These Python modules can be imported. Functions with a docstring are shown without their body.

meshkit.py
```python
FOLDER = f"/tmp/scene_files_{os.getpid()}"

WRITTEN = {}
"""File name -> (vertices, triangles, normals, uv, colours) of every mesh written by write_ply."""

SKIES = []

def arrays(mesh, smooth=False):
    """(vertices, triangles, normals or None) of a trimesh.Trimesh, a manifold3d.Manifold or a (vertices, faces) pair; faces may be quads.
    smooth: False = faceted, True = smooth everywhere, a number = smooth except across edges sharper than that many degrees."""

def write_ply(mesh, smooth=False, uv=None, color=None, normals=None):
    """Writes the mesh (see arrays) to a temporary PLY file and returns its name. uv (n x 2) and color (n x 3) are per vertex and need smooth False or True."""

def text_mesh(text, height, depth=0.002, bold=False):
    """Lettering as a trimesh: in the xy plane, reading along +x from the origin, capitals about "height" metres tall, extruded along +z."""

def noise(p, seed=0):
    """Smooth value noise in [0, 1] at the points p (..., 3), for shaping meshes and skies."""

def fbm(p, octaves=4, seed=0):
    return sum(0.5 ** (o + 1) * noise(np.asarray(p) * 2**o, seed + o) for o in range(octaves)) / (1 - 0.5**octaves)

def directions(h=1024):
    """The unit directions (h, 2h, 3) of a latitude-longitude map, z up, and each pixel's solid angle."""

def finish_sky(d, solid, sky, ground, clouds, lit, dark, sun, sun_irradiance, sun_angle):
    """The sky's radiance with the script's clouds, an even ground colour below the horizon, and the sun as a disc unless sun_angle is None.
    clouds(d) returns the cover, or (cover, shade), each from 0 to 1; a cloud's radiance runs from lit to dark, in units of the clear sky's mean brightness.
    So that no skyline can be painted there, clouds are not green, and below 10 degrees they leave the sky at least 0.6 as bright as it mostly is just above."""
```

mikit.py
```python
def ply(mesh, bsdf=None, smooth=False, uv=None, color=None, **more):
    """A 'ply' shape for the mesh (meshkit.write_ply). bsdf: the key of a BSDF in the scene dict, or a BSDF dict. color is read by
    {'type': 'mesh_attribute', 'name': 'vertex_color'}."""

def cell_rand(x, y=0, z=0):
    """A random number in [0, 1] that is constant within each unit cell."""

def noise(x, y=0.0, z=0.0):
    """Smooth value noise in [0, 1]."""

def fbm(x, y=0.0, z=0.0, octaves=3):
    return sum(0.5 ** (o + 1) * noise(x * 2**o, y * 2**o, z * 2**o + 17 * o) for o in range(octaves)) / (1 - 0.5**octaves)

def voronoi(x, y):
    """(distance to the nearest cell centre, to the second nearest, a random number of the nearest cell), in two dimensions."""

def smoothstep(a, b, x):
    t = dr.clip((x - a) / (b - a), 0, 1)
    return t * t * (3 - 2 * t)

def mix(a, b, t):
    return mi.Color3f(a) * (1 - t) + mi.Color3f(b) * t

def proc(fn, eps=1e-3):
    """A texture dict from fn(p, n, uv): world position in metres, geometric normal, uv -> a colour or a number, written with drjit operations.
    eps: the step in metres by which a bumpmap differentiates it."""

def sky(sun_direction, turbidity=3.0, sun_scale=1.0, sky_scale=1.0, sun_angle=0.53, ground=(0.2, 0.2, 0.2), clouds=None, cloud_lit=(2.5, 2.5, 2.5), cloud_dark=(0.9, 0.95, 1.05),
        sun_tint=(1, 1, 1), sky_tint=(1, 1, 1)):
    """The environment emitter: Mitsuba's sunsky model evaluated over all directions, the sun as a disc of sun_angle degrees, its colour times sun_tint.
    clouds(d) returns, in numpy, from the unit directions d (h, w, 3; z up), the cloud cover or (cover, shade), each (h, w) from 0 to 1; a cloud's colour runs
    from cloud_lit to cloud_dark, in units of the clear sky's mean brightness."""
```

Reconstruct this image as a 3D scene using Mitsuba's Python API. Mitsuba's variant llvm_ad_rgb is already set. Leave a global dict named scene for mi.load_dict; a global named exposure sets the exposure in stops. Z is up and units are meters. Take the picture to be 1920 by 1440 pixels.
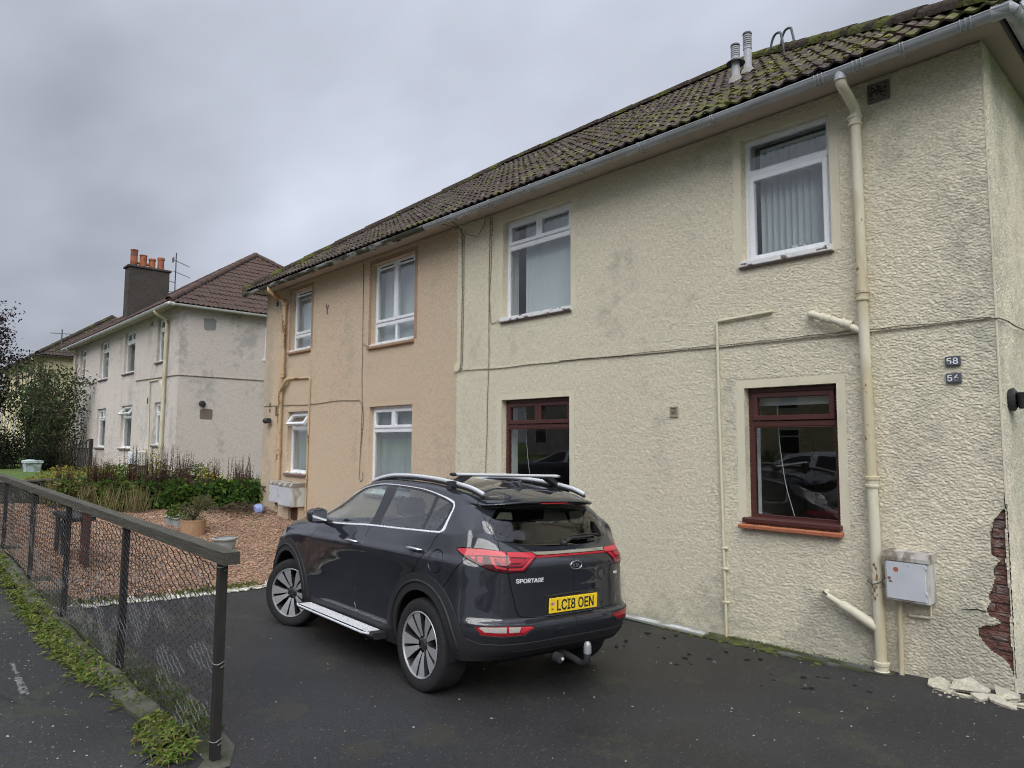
import math, random
import numpy as np, trimesh, shapely, mapbox_earcut
from shapely import geometry as sg, affinity as sa
import drjit as dr, mitsuba as mi
import mikit, meshkit
from mikit import proc, noise, fbm, voronoi, smoothstep, mix
from scipy.interpolate import PchipInterpolator, RBFInterpolator, LinearNDInterpolator, NearestNDInterpolator

rnd = random.Random(7)
rng = np.random.default_rng(7)
T = mi.ScalarTransform4f
scene, labels, used = {}, {}, {}

# ------------------------------------------------------------------ camera, light, exposure
EYE = np.array([0.0, 0.0, 1.75])
YAW, PITCH, ROLL = 0.81799, 0.0843, 0.00533
fw = np.array([-math.sin(YAW) * math.cos(PITCH), math.cos(YAW) * math.cos(PITCH), math.sin(PITCH)])
rt = np.cross(fw, [0, 0, 1]); rt /= np.linalg.norm(rt)
up = np.cross(rt, fw)
up = -rt * math.sin(ROLL) + up * math.cos(ROLL)
scene['camera'] = {'type': 'perspective', 'fov': math.degrees(2 * math.atan(960 / 1300)), 'fov_axis': 'x', 'near_clip': 0.05, 'far_clip': 2000.0,
                   'to_world': T().look_at(origin=EYE.tolist(), target=(EYE + fw).tolist(), up=up.tolist())}


def cloud_cover(d):
    """an overcast sky: brighter overhead than at the horizon, as overcast skies are, with soft grey cloud bellies"""
    el = np.clip(d[..., 2], 0, 1)
    q = np.stack([d[..., 0], d[..., 1], 1.5 * d[..., 2]], -1) / (0.30 + el[..., None])
    n = meshkit.fbm(q * np.array([1.3, 2.2, 1.6]) + np.array([56.9, 57.5, 50.3]), 5, seed=3)
    m = meshkit.fbm(q * 0.6 + np.array([57.3, 44.9, 16.7]), 3, seed=9)
    bright = (1 + 2 * el) / 3 * (1 + 1.0 * (n - .5) + 1.1 * (m - .5))
    return np.ones_like(el), np.clip((1.0 - bright) / (1.0 - .333), 0, 1)


scene['sky'] = mikit.sky((0.50, -0.50, 0.71), turbidity=4, sun_scale=0.30, sun_angle=50, clouds=cloud_cover,
                         cloud_lit=(1.52, 1.63, 1.90), cloud_dark=(0.506, 0.543, 0.633), ground=(0.12, 0.12, 0.12), sun_tint=(0.83, 1.0, 1.30))
exposure = 2.85


# ------------------------------------------------------------------ names and labels
def nm(base):
    n = used.get(base, 0)
    used[base] = n + 1
    return base if n == 0 else f'{base}_{n:03d}'


def thing(name, label, cat, group=None, kind=None):
    key = nm(name)
    labels[key] = {'label': label, 'category': cat}
    if group: labels[key]['group'] = group
    if kind: labels[key]['kind'] = kind
    return key


def part(parent, name, mesh, mat, smooth=False, label=None, kind=None, **kw):
    key = nm(parent + '__' + name)
    scene[key] = mikit.ply(mesh, mat, smooth, **kw)
    if label or kind:
        labels[key] = {}
        if label: labels[key]['label'] = label
        if kind: labels[key]['kind'] = kind
    return key


def solo(name, label, cat, mesh, mat, smooth=False, group=None, kind=None, **kw):
    key = thing(name, label, cat, group, kind)
    scene[key] = mikit.ply(mesh, mat, smooth, **kw)
    return key


def struct(name, mesh, mat, smooth=False, label=None, **kw):
    key = nm(name)
    scene[key] = mikit.ply(mesh, mat, smooth, **kw)
    labels[key] = {'kind': 'structure'}
    if label: labels[key]['label'] = label
    return key


# ------------------------------------------------------------------ mesh helpers: a mesh is (vertices, triangles)
def cat(ms):
    vs, fs, n = [], [], 0
    for v, f in ms:
        v = np.asarray(v, float); f = np.asarray(f, int)
        vs.append(v); fs.append(f + n); n += len(v)
    return np.vstack(vs), np.vstack(fs)


def quads(f):
    f = np.asarray(f, int)
    return np.vstack([f[:, [0, 1, 2]], f[:, [0, 2, 3]]])


BOXF = quads([[0, 3, 2, 1], [4, 5, 6, 7], [0, 1, 5, 4], [1, 2, 6, 5], [2, 3, 7, 6], [3, 0, 4, 7]])


def bx(x0, x1, y0, y1, z0, z1):
    x0, x1 = sorted((x0, x1)); y0, y1 = sorted((y0, y1)); z0, z1 = sorted((z0, z1))
    return np.array([[x0, y0, z0], [x1, y0, z0], [x1, y1, z0], [x0, y1, z0], [x0, y0, z1], [x1, y0, z1], [x1, y1, z1], [x0, y1, z1]], float), BOXF


def hull(pts):
    m = trimesh.convex.convex_hull(np.asarray(pts, float))
    return np.array(m.vertices), np.array(m.faces)


def rbx(x0, x1, y0, y1, z0, z1, r=0.006):
    x0, x1 = sorted((x0, x1)); y0, y1 = sorted((y0, y1)); z0, z1 = sorted((z0, z1))
    r = min(r, .45 * (x1 - x0), .45 * (y1 - y0), .45 * (z1 - z0))
    p = []
    for sx in (0, 1):
        for sy in (0, 1):
            for sz in (0, 1):
                c = np.array([(x0, x1)[sx], (y0, y1)[sy], (z0, z1)[sz]])
                i = np.array([r if s == 0 else -r for s in (sx, sy, sz)])
                p += [c + i * [0, 1, 1], c + i * [1, 0, 1], c + i * [1, 1, 0]]
    return hull(p)


def move(m, off=(0, 0, 0), rz=0.0, rx=0.0, ry=0.0, s=1.0):
    v = np.asarray(m[0], float) * s
    for ang, ax in ((rx, 0), (ry, 1), (rz, 2)):
        if ang:
            c, q = math.cos(ang), math.sin(ang); a, b = [(1, 2), (2, 0), (0, 1)][ax]
            w = v.copy(); w[:, a] = c * v[:, a] - q * v[:, b]; w[:, b] = q * v[:, a] + c * v[:, b]; v = w
    return v + np.asarray(off, float), m[1]


def tube(pts, r, n=8, cap=True, flat=1.0):
    P = np.asarray(pts, float); r = np.broadcast_to(r, len(P))
    t = np.gradient(P, axis=0); t /= np.maximum(np.linalg.norm(t, axis=1, keepdims=True), 1e-9)
    a = np.cross(t[0], [0, 0, 1.0] if abs(t[0][2]) < .9 else [1.0, 0, 0]); a /= np.linalg.norm(a)
    rings = []
    for i in range(len(P)):
        a = a - t[i] * (a @ t[i]); a /= np.linalg.norm(a); b = np.cross(t[i], a)
        k = np.arange(n) * 2 * math.pi / n
        rings.append(P[i] + r[i] * (np.cos(k)[:, None] * a + flat * np.sin(k)[:, None] * b))
    v = np.vstack(rings); f = []
    i, k = np.meshgrid(np.arange(len(P) - 1), np.arange(n), indexing='ij'); i, k = i.ravel(), k.ravel(); j = (k + 1) % n
    f = quads(np.c_[i * n + k, i * n + j, (i + 1) * n + j, (i + 1) * n + k])
    if cap:
        m = len(v); v = np.vstack([v, P[:1], P[-1:]])
        k = np.arange(n); j = (k + 1) % n; e = (len(P) - 1) * n
        f = np.vstack([f, np.c_[j, k, k * 0 + m], np.c_[e + k, e + j, k * 0 + m + 1]])
    return v, f


def bend(pts, rad=0.05, n=5):
    """corners of a polyline rounded, for pipes"""
    P = [np.asarray(p, float) for p in pts]; out = [P[0]]
    for a, b, c in zip(P, P[1:], P[2:]):
        u, w = a - b, c - b; lu, lw = np.linalg.norm(u), np.linalg.norm(w); q = min(rad, .45 * lu, .45 * lw)
        s, e = b + u / lu * q, b + w / lw * q
        for k in range(n + 1):
            h = k / n; out.append((1 - h) ** 2 * s + 2 * h * (1 - h) * b + h * h * e)
    return np.array(out + [P[-1]])


def lathe(prof, n=24, axis=2, at=(0, 0, 0)):
    """prof: (radius, height) pairs"""
    prof = np.asarray(prof, float); k = np.arange(n) * 2 * math.pi / n; m = len(prof)
    v = np.stack([np.outer(np.cos(k), prof[:, 0]), np.outer(np.sin(k), prof[:, 0]), np.tile(prof[:, 1], (n, 1))], -1).reshape(-1, 3)
    i, j = np.meshgrid(np.arange(n), np.arange(m - 1), indexing='ij'); i, j = i.ravel(), j.ravel(); q = (i + 1) % n
    f = quads(np.c_[i * m + j, q * m + j, q * m + j + 1, i * m + j + 1])
    if axis == 1: v = v[:, [0, 2, 1]] * [1, 1, -1]
    if axis == 0: v = v[:, [2, 1, 0]] * [1, 1, -1]
    return v + np.asarray(at, float), f


def sheet(X, Y, Z):
    a, b = X.shape; i = np.arange(a * b).reshape(a, b)
    return np.stack([X, Y, Z], -1).reshape(-1, 3), quads(np.c_[i[:-1, :-1].ravel(), i[1:, :-1].ravel(), i[1:, 1:].ravel(), i[:-1, 1:].ravel()])


ICO = trimesh.creation.icosphere(subdivisions=1); ICO0 = trimesh.creation.icosphere(subdivisions=0)


def stones(P, size, seed=0, flat=.6, ico=ICO0):
    """many lumps in one mesh: P n x 3 centres, size n"""
    g = np.random.default_rng(seed); n = len(P); bv = np.asarray(ico.vertices); bf = np.asarray(ico.faces); m = len(bv)
    s = g.uniform(.6, 1.25, (n, 1, 3)) * np.array([1, 1, flat]) * np.asarray(size).reshape(-1, 1, 1)
    a = g.uniform(0, 2 * math.pi, n); c, q = np.cos(a)[:, None], np.sin(a)[:, None]
    v = bv[None] * (1 + .22 * g.normal(size=(n, m, 1))) * s
    v = np.stack([v[..., 0] * c - v[..., 1] * q, v[..., 0] * q + v[..., 1] * c, v[..., 2]], -1) + np.asarray(P)[:, None]
    return v.reshape(-1, 3), (bf[None] + (np.arange(n) * m)[:, None, None]).reshape(-1, 3)


def leaves(P, D, L, W, seed=0, fold=.25, droop=.3):
    """leaf blades: P base points, D directions (unit), L lengths, W widths; each four triangles with a midrib fold and a droop"""
    g = np.random.default_rng(seed); n = len(P); D = np.asarray(D, float); D /= np.maximum(np.linalg.norm(D, axis=1, keepdims=True), 1e-9)
    S = np.cross(D, g.normal(size=(n, 3))); S /= np.maximum(np.linalg.norm(S, axis=1, keepdims=True), 1e-9)
    N = np.cross(D, S); L = np.broadcast_to(L, n)[:, None]; W = np.broadcast_to(W, n)[:, None]
    dn = np.array([0, 0, -1.0])
    b = P; m = P + D * L * .5; t = P + D * L + dn * L * droop
    l = m + S * W * .5 + N * W * fold; r = m - S * W * .5 + N * W * fold
    v = np.stack([b, l, m, r, t], 1).reshape(-1, 3)
    f = (np.array([[0, 2, 1], [0, 3, 2], [1, 2, 4], [2, 3, 4]])[None] + (np.arange(n) * 5)[:, None, None]).reshape(-1, 3)
    return v, f


def percol(n, k, base, var, seed=0):
    """per-vertex colours: n pieces of k vertices around a base colour (or choice among several)"""
    g = np.random.default_rng(seed); base = np.atleast_2d(base); c = base[g.integers(0, len(base), n)] * g.uniform(1 - var, 1 + var, (n, 1)) * g.uniform(1 - var / 3, 1 + var / 3, (n, 3))
    return np.repeat(np.clip(c, 0, 1), k, 0)


# ------------------------------------------------------------------ materials
def mat(key, color, rough=.6, spec=.5, metal=0., two=True, bump=None, scale=1., **kw):
    c = color if isinstance(color, dict) else {'type': 'rgb', 'value': list(color)}
    b = {'type': 'principled', 'base_color': c, 'roughness': rough, 'specular': spec, 'metallic': metal, **kw}
    if bump is not None: b = {'type': 'bumpmap', 'arbitrary': bump, 'scale': scale, 'bsdf': b}
    scene['m_' + key] = {'type': 'twosided', 'bsdf': b} if two else b
    return 'm_' + key


C3 = mi.Color3f


def render_color(base, stain, algae, corner=None, zbase=None, lo=.58, hi=1.0):
    def fn(p, n, uv):
        a = fbm(p.x * 1.1 + 3, p.y * 1.1, p.z * .8, 3)
        g = fbm(p.x * 9 + 1, p.y * 9, p.z * 7, 3)
        s = noise(p.x * 70, p.y * 70, p.z * 70)
        c = mix(base, stain, smoothstep(.42, .72, a + .35 * (g - .5)) * .4)
        k = fbm(p.x * 2.3 + 9, p.y * 2.3, p.z * .6 + 5, 3) + .5 * (g - .5)
        near = 0.
        if corner is not None: near = near + .26 * smoothstep(1.5, .1, dr.abs(p.x - corner))
        if zbase is not None: near = near + .30 * smoothstep(.9, 0., p.z - zbase)
        c = mix(c, algae, smoothstep(lo, hi, k + near) * .6)
        return c * (.76 + .46 * s)
    return proc(fn)


def grain_bump(f, amp=1.):
    return proc(lambda p, n, uv: amp * (smoothstep(.3, .7, noise(p.x * f, p.y * f, p.z * f * 1.3)) + .4 * noise(p.x * f * 2.3, p.y * f * 2.3, p.z * f * 2.3)), eps=.004)


CREAM = (.635, .59, .455)
mat('cream', render_color(CREAM, (.65, .57, .45), (.34, .34, .27), corner=-1.42, zbase=-.3), .95, .15, bump=grain_bump(62.), scale=.0055)
mat('cream_band', proc(lambda p, n, uv: mix((.64, .59, .45), (.47, .44, .32), smoothstep(.5, .8, fbm(p.x * 6, p.y * 6, p.z * 3, 3)) * .5)), .8, .25)
mat('peach', render_color((.555, .435, .315), (.53, .45, .33), (.36, .315, .24), corner=-15.9, zbase=0.), .95, .15, bump=grain_bump(45.), scale=.006)
mat('harl', render_color((.58, .52, .475), (.53, .48, .43), (.29, .29, .27), lo=.50, hi=.85), .95, .15, bump=grain_bump(30.), scale=.008)
mat('yellow_harl', render_color((.58, .52, .33), (.55, .48, .32), (.35, .32, .22)), .95, .15)
mat('brown_band', proc(lambda p, n, uv: mix((.30, .175, .12), (.40, .28, .19), fbm(p.x * 5, p.y * 5, p.z * 5, 3))), .8, .25)
mat('render_edge', (.46, .43, .35), .95, .1)


def asphalt_color(base, moss, marks=False):
    def fn(p, n, uv):
        a = fbm(p.x * .9, p.y * .9, 0., 3)
        s = noise(p.x * 130, p.y * 130, 7.)
        d, d2, w = voronoi(p.x * 55, p.y * 55)
        c = mi.Color3f(base) * (.72 + .55 * a) * (.7 + .6 * s)
        chip = dr.select((w > .975) & (d < .22), 1., 0.)
        c = mix(c, (.22, .21, .20), chip * .7)
        wet = smoothstep(.50, .68, fbm(p.x * .55 + 40, p.y * .75, 3., 4))
        c = c * (1 - .22 * wet)
        m = smoothstep(.63, .75, fbm(p.x * 2.1 + 7, p.y * 2.1, 5., 3) + .25 * (fbm(p.x * 17, p.y * 17, 1., 2) - .5))
        if marks:                                   # a scraped pale line and a patched seam across the footpath
            for (ax, ay), (bx_, by_), wd, col, k in (((-7.05, 1.02), (-6.15, .98), .016, (.20, .195, .185), .75), ((-6.40, .80), (-5.9, .93), .012, (.012, .012, .012), .8), ((-9.5, -.6), (-6.4, .80), .010, (.012, .012, .012), .8)):
                lx, ly = bx_ - ax, by_ - ay; L2 = lx * lx + ly * ly
                t = dr.clip(((p.x - ax) * lx + (p.y - ay) * ly) / L2, 0, 1)
                d_ = dr.sqrt(dr.square(p.x - ax - t * lx) + dr.square(p.y - ay - t * ly)) + .035 * (fbm(p.x * 7, p.y * 7, 2., 3) - .5)
                c = mix(c, col, smoothstep(wd + .006, wd - .006, d_) * k * smoothstep(.3, .5, fbm(p.x * 30, p.y * 30, 0., 2)))
        return mix(c, moss, m * .30)
    return proc(fn)


mat('asphalt', asphalt_color((.0265, .026, .0265), (.05, .05, .025)), proc(lambda p, n, uv: .62 - .15 * smoothstep(.45, .7, fbm(p.x * .55 + 40, p.y * .75, 3., 3))), .4,
    bump=proc(lambda p, n, uv: noise(p.x * 140, p.y * 140, 0.) + .6 * noise(p.x * 60, p.y * 60, 3.), eps=.002), scale=.0035)
mat('pave', asphalt_color((.034, .0333, .0328), (.045, .055, .022), True), .62, .35,
    bump=proc(lambda p, n, uv: noise(p.x * 150, p.y * 150, 0.) + .8 * noise(p.x * 50, p.y * 50, 3.), eps=.002), scale=.0045)
mat('concrete', proc(lambda p, n, uv: mix((.10, .097, .082), (.050, .056, .032), smoothstep(.30, .62, fbm(p.x * 6, p.y * 6, p.z * 6, 4))) * (.8 + .4 * noise(p.x * 120, p.y * 120, p.z * 120))), .9, .2,
    bump=grain_bump(60.), scale=.006)
mat('soil', proc(lambda p, n, uv: mix((.29, .19, .13), (.20, .145, .105), fbm(p.x * 3, p.y * 3, 0., 3)) * (.6 + .8 * noise(p.x * 45, p.y * 45, 2.))), .95, .1,
    bump=grain_bump(28.), scale=.02)
mat('lawn', proc(lambda p, n, uv: mix((.05, .095, .024), (.08, .10, .035), fbm(p.x * 4, p.y * 4, 0., 3)) * (.6 + .8 * noise(p.x * 60, p.y * 60, 2.))), .9, .15)
mat('road', (.07, .068, .068), .8, .3)
mat('vc', {'type': 'mesh_attribute', 'name': 'vertex_color'}, .85, .2)
scene['m_leaf'] = {'type': 'principledthin', 'base_color': {'type': 'mesh_attribute', 'name': 'vertex_color'}, 'roughness': .55, 'diff_trans': .55, 'spec_trans': 0.0}


def tile_color(p, n, uv):
    a = fbm(p.x * 2.2, p.y * 2.2, p.z * 2.2, 3); s = noise(p.x * 40, p.y * 40, p.z * 40); g = noise(p.x * 3.1 + 5, p.y * 2.7, p.z * 3.)
    c = mix((.075, .056, .047), (.048, .041, .037), a) * (.6 + .8 * s)
    li = fbm(p.x * 9, p.y * 9, p.z * 9 + 4, 3)
    moss = smoothstep(.55, .70, li * .6 + .4 * g + .10 * smoothstep(-9., -3.5, p.x) - .01)
    c = mix(c, mix((.115, .112, .032), (.08, .09, .028), s), moss * .8)
    return mix(c, (.22, .20, .17), smoothstep(.66, .74, fbm(p.x * 14 + 9, p.y * 14, p.z * 14, 2)) * .5)


mat('tile', proc(tile_color), .9, .2)
mat('hip', proc(lambda p, n, uv: mix((.070, .055, .045), (.105, .11, .035), smoothstep(.50, .68, fbm(p.x * 3, p.y * 3, p.z * 3, 4) + .1 * smoothstep(-9., -3., p.x))) * (.55 + .9 * noise(p.x * 45, p.y * 45, p.z * 45))), .95, .1,
    bump=grain_bump(35.), scale=.015)
mat('tile_brown', proc(lambda p, n, uv: mix((.105, .066, .054), (.075, .056, .05), fbm(p.x * 2, p.y * 2, p.z * 2, 3)) * (.7 + .6 * noise(p.x * 25, p.y * 25, p.z * 25))), .9, .2)
mat('gutter', proc(lambda p, n, uv: mix((.38, .40, .43), (.30, .315, .32), smoothstep(.45, .7, fbm(p.x * 2, p.y * 6, p.z * 6, 3)))), .45, .5)
mat('gutter_old', proc(lambda p, n, uv: mix((.36, .37, .37), (.075, .075, .055), smoothstep(.36, .52, fbm(p.x * 3.3, p.y * 9, p.z * 9, 4)))), .8, .3)
mat('gutter_white', (.62, .62, .62), .5, .4)
mat('soffit', proc(lambda p, n, uv: mix((.50, .43, .36), (.41, .35, .30), fbm(p.x * 1.5, p.y * 3, 0., 3))), .85, .2)
mat('fascia', (.09, .085, .09), .7, .3)
mat('pvc', (.74, .755, .78), .35, .5)
mat('pvc_dirty', proc(lambda p, n, uv: mix((.70, .70, .69), (.17, .15, .13), smoothstep(.60, .66, fbm(p.x * 14, p.y * 14, p.z * 22, 4)))), .6, .3)
mat('brownframe', proc(lambda p, n, uv: mix((.085, .026, .022), (.055, .020, .018), fbm(p.x * 3, p.y * 3, p.z * 40, 2))), .38, .5)
mat('sill', (.20, .125, .105), .8, .25)
mat('vent', (.27, .245, .185), .8, .25)
mat('ballcap', (.34, .345, .35), .4, .5, .4)
mat('sill_grey', (.16, .125, .12), .85, .2)
mat('terracotta', proc(lambda p, n, uv: mix((.42, .15, .075), (.33, .12, .07), noise(p.x * 12, p.y * 12, p.z * 12))), .75, .25)


def rust_pipe(base, amount):
    def fn(p, n, uv):
        k = fbm(p.x * 7, p.y * 7, p.z * 2.2, 4) + .25 * (noise(p.x * 60, p.y * 60, p.z * 30) - .5)
        c = mix(base, (.44, .36, .20), smoothstep(.5, .62, fbm(p.x * 3 + 4, p.y * 3, p.z * 1.1, 3)) * .6)
        return mix(c, (.20, .085, .03), smoothstep(amount, amount + .10, k))
    return proc(fn)


mat('pipe', rust_pipe((.60, .565, .44), .70), .55, .4)
mat('pipe_peach', rust_pipe((.52, .385, .24), .52), .6, .35)
mat('pipe_cream', rust_pipe((.58, .55, .42), .75), .55, .4)
mat('cable', proc(lambda p, n, uv: mix((.23, .20, .15), (.13, .115, .09), fbm(p.x * 5, p.y * 5, p.z * 5, 2))), .7, .3)
mat('cable_dark', (.11, .10, .085), .7, .3)
mat('brick', proc(lambda p, n, uv: mix(mix((.19, .085, .065), (.13, .075, .065), noise(p.x * 19 + 2, 0., p.z * 13)), (.24, .20, .185), smoothstep(.50, .64, fbm(p.x * 16, p.y * 16, p.z * 16, 3)) * .7) * (.65 + .6 * noise(p.x * 110, p.y * 110, p.z * 110))), .95, .1,
    bump=grain_bump(70.), scale=.008)
mat('mortar', proc(lambda p, n, uv: mi.Color3f(.18, .16, .145) * (.6 + .7 * noise(p.x * 90, p.y * 90, p.z * 90))), .95, .1, bump=grain_bump(60.), scale=.01)
mat('galv', proc(lambda p, n, uv: mix(mix((.55, .57, .60), (.44, .46, .49), fbm(p.x * 5, p.y * 5, p.z * 5, 3)), (.22, .14, .08), smoothstep(.84, .87, fbm(p.x * 17, p.y * 17, p.z * 17, 3)))), .5, .45)
mat('galv_top', proc(lambda p, n, uv: mix((.38, .36, .33), (.15, .13, .10), smoothstep(.38, .62, fbm(p.x * 18, p.y * 6, p.z * 6, 4)))), .75, .3)
mat('galv_old', proc(lambda p, n, uv: mix((.50, .50, .48), (.27, .25, .21), smoothstep(.4, .7, fbm(p.x * 9, p.y * 9, p.z * 3, 4)))), .7, .3)
mat('metal', (.45, .46, .48), .35, .5, .7)
mat('drain', proc(lambda p, n, uv: mix((.13, .135, .13), (.06, .07, .035), smoothstep(.4, .6, fbm(p.x * 5, p.y * 9, 1., 3)))), .7, .3)
mat('dark', (.018, .018, .02), .6, .4)
mat('black', (.03, .03, .032), .5, .4)
scene['m_blackgloss'] = {'type': 'twosided', 'bsdf': {'type': 'plastic', 'diffuse_reflectance': {'type': 'rgb', 'value': [.010, .010, .012]}, 'int_ior': 1.5}}
mat('white', (.75, .76, .77), .5, .4)
mat('room', (.22, .20, .18), .9, .2)
mat('blind', (.62, .65, .68), .85, .2)
mat('plate_blue', (.075, .085, .11), .5, .4)
mat('wood', proc(lambda p, n, uv: mix((.080, .074, .058), (.045, .044, .036), fbm(p.x * 2.5, p.y * 40, p.z * 40, 3)) * (.75 + .5 * fbm(p.x * 9, p.y * 60, p.z * 60, 2))), .8, .25,
    bump=proc(lambda p, n, uv: noise(p.x * 7, p.y * 160, p.z * 160), eps=.002), scale=.003)
mat('post', proc(lambda p, n, uv: mix((.014, .014, .014), (.030, .027, .022), fbm(p.x * 30, p.y * 30, p.z * 6, 3))), .6, .4)
mat('wire', proc(lambda p, n, uv: mix((.022, .020, .019), (.10, .10, .10), smoothstep(.60, .75, fbm(p.x * 5., 2., p.z * 7. + 3, 3) + dr.select(p.z < .55, .10, 0.)))), .55, .4, .2)
mat('tie', (.30, .30, .30), .45, .5, .5)
mat('redwood', (.085, .04, .03), .85, .2)
mat('pot', proc(lambda p, n, uv: mix((.40, .25, .15), (.33, .21, .13), fbm(p.x * 4, p.y * 4, p.z * 9, 3))), .7, .3)
mat('pot_grey', (.27, .29, .29), .6, .3)
mat('chim', proc(lambda p, n, uv: mix((.092, .082, .074), (.06, .055, .05), fbm(p.x * 3, p.y * 3, p.z * 3, 3)) * (.7 + .6 * noise(p.x * 40, p.y * 40, p.z * 40))), .95, .1, bump=grain_bump(30.), scale=.008)
mat('chimpot', proc(lambda p, n, uv: mix((.36, .13, .065), (.17, .075, .05), smoothstep(.4, .7, fbm(p.x * 7, p.y * 7, p.z * 4, 3)))), .8, .25)
mat('flue', (.42, .425, .45), .5, .4)
mat('flue_dark', (.10, .105, .11), .6, .3)
mat('lead', (.30, .29, .27), .8, .3)
mat('iron', (.03, .027, .025), .7, .3)
mat('blue_box', proc(lambda p, n, uv: mix((.42, .50, .53), (.28, .32, .30), smoothstep(.45, .6, fbm(p.x * 7, p.y * 7, p.z * 7, 3)))), .7, .3)
mat('bluebag', (.24, .30, .52), .5, .4)
mat('bark', (.075, .06, .045), .9, .1)
mat('patch', proc(lambda p, n, uv: mix((.20, .215, .205), (.27, .27, .26), fbm(p.x * 9, p.y * 9, p.z * 9, 3))), .9, .1, bump=grain_bump(30.), scale=.008)
mat('patch_brown', (.20, .155, .13), .9, .1)
# the car
PAINT = proc(lambda p, n, uv: mi.Color3f(.062, .066, .084) * (1. + .2 * noise(p.x * 900, p.y * 900, p.z * 900)))
scene['m_paint'] = {'type': 'twosided', 'bsdf': {'type': 'plastic', 'diffuse_reflectance': PAINT, 'int_ior': 1.75, 'nonlinear': True}}
mat('clad', proc(lambda p, n, uv: mi.Color3f(.024, .024, .026) * (.85 + .3 * noise(p.x * 300, p.y * 300, p.z * 300))), .55, .35)
mat('lining', (.016, .016, .018), .8, .2)
mat('seat', (.03, .03, .033), .7, .3)
mat('chrome', (.80, .81, .83), .08, .5, 1.)
mat('satin', (.74, .75, .77), .32, .5, .35)
mat('rimface', (.52, .52, .53), .38, .5, .6)
mat('rimdark', (.028, .028, .030), .4, .5)
mat('rubber', proc(lambda p, n, uv: mi.Color3f(.024, .024, .025) * (.8 + .4 * noise(p.x * 60, p.y * 60, p.z * 60))), .75, .25)
scene['m_lens_red'] = {'type': 'twosided', 'bsdf': {'type': 'plastic', 'diffuse_reflectance': {'type': 'rgb', 'value': list((.33, .012, .022))}, 'int_ior': 1.5}}
scene['m_lens_bright'] = {'type': 'twosided', 'bsdf': {'type': 'plastic', 'diffuse_reflectance': {'type': 'rgb', 'value': list((.50, .035, .05))}, 'int_ior': 1.5}}
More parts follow.
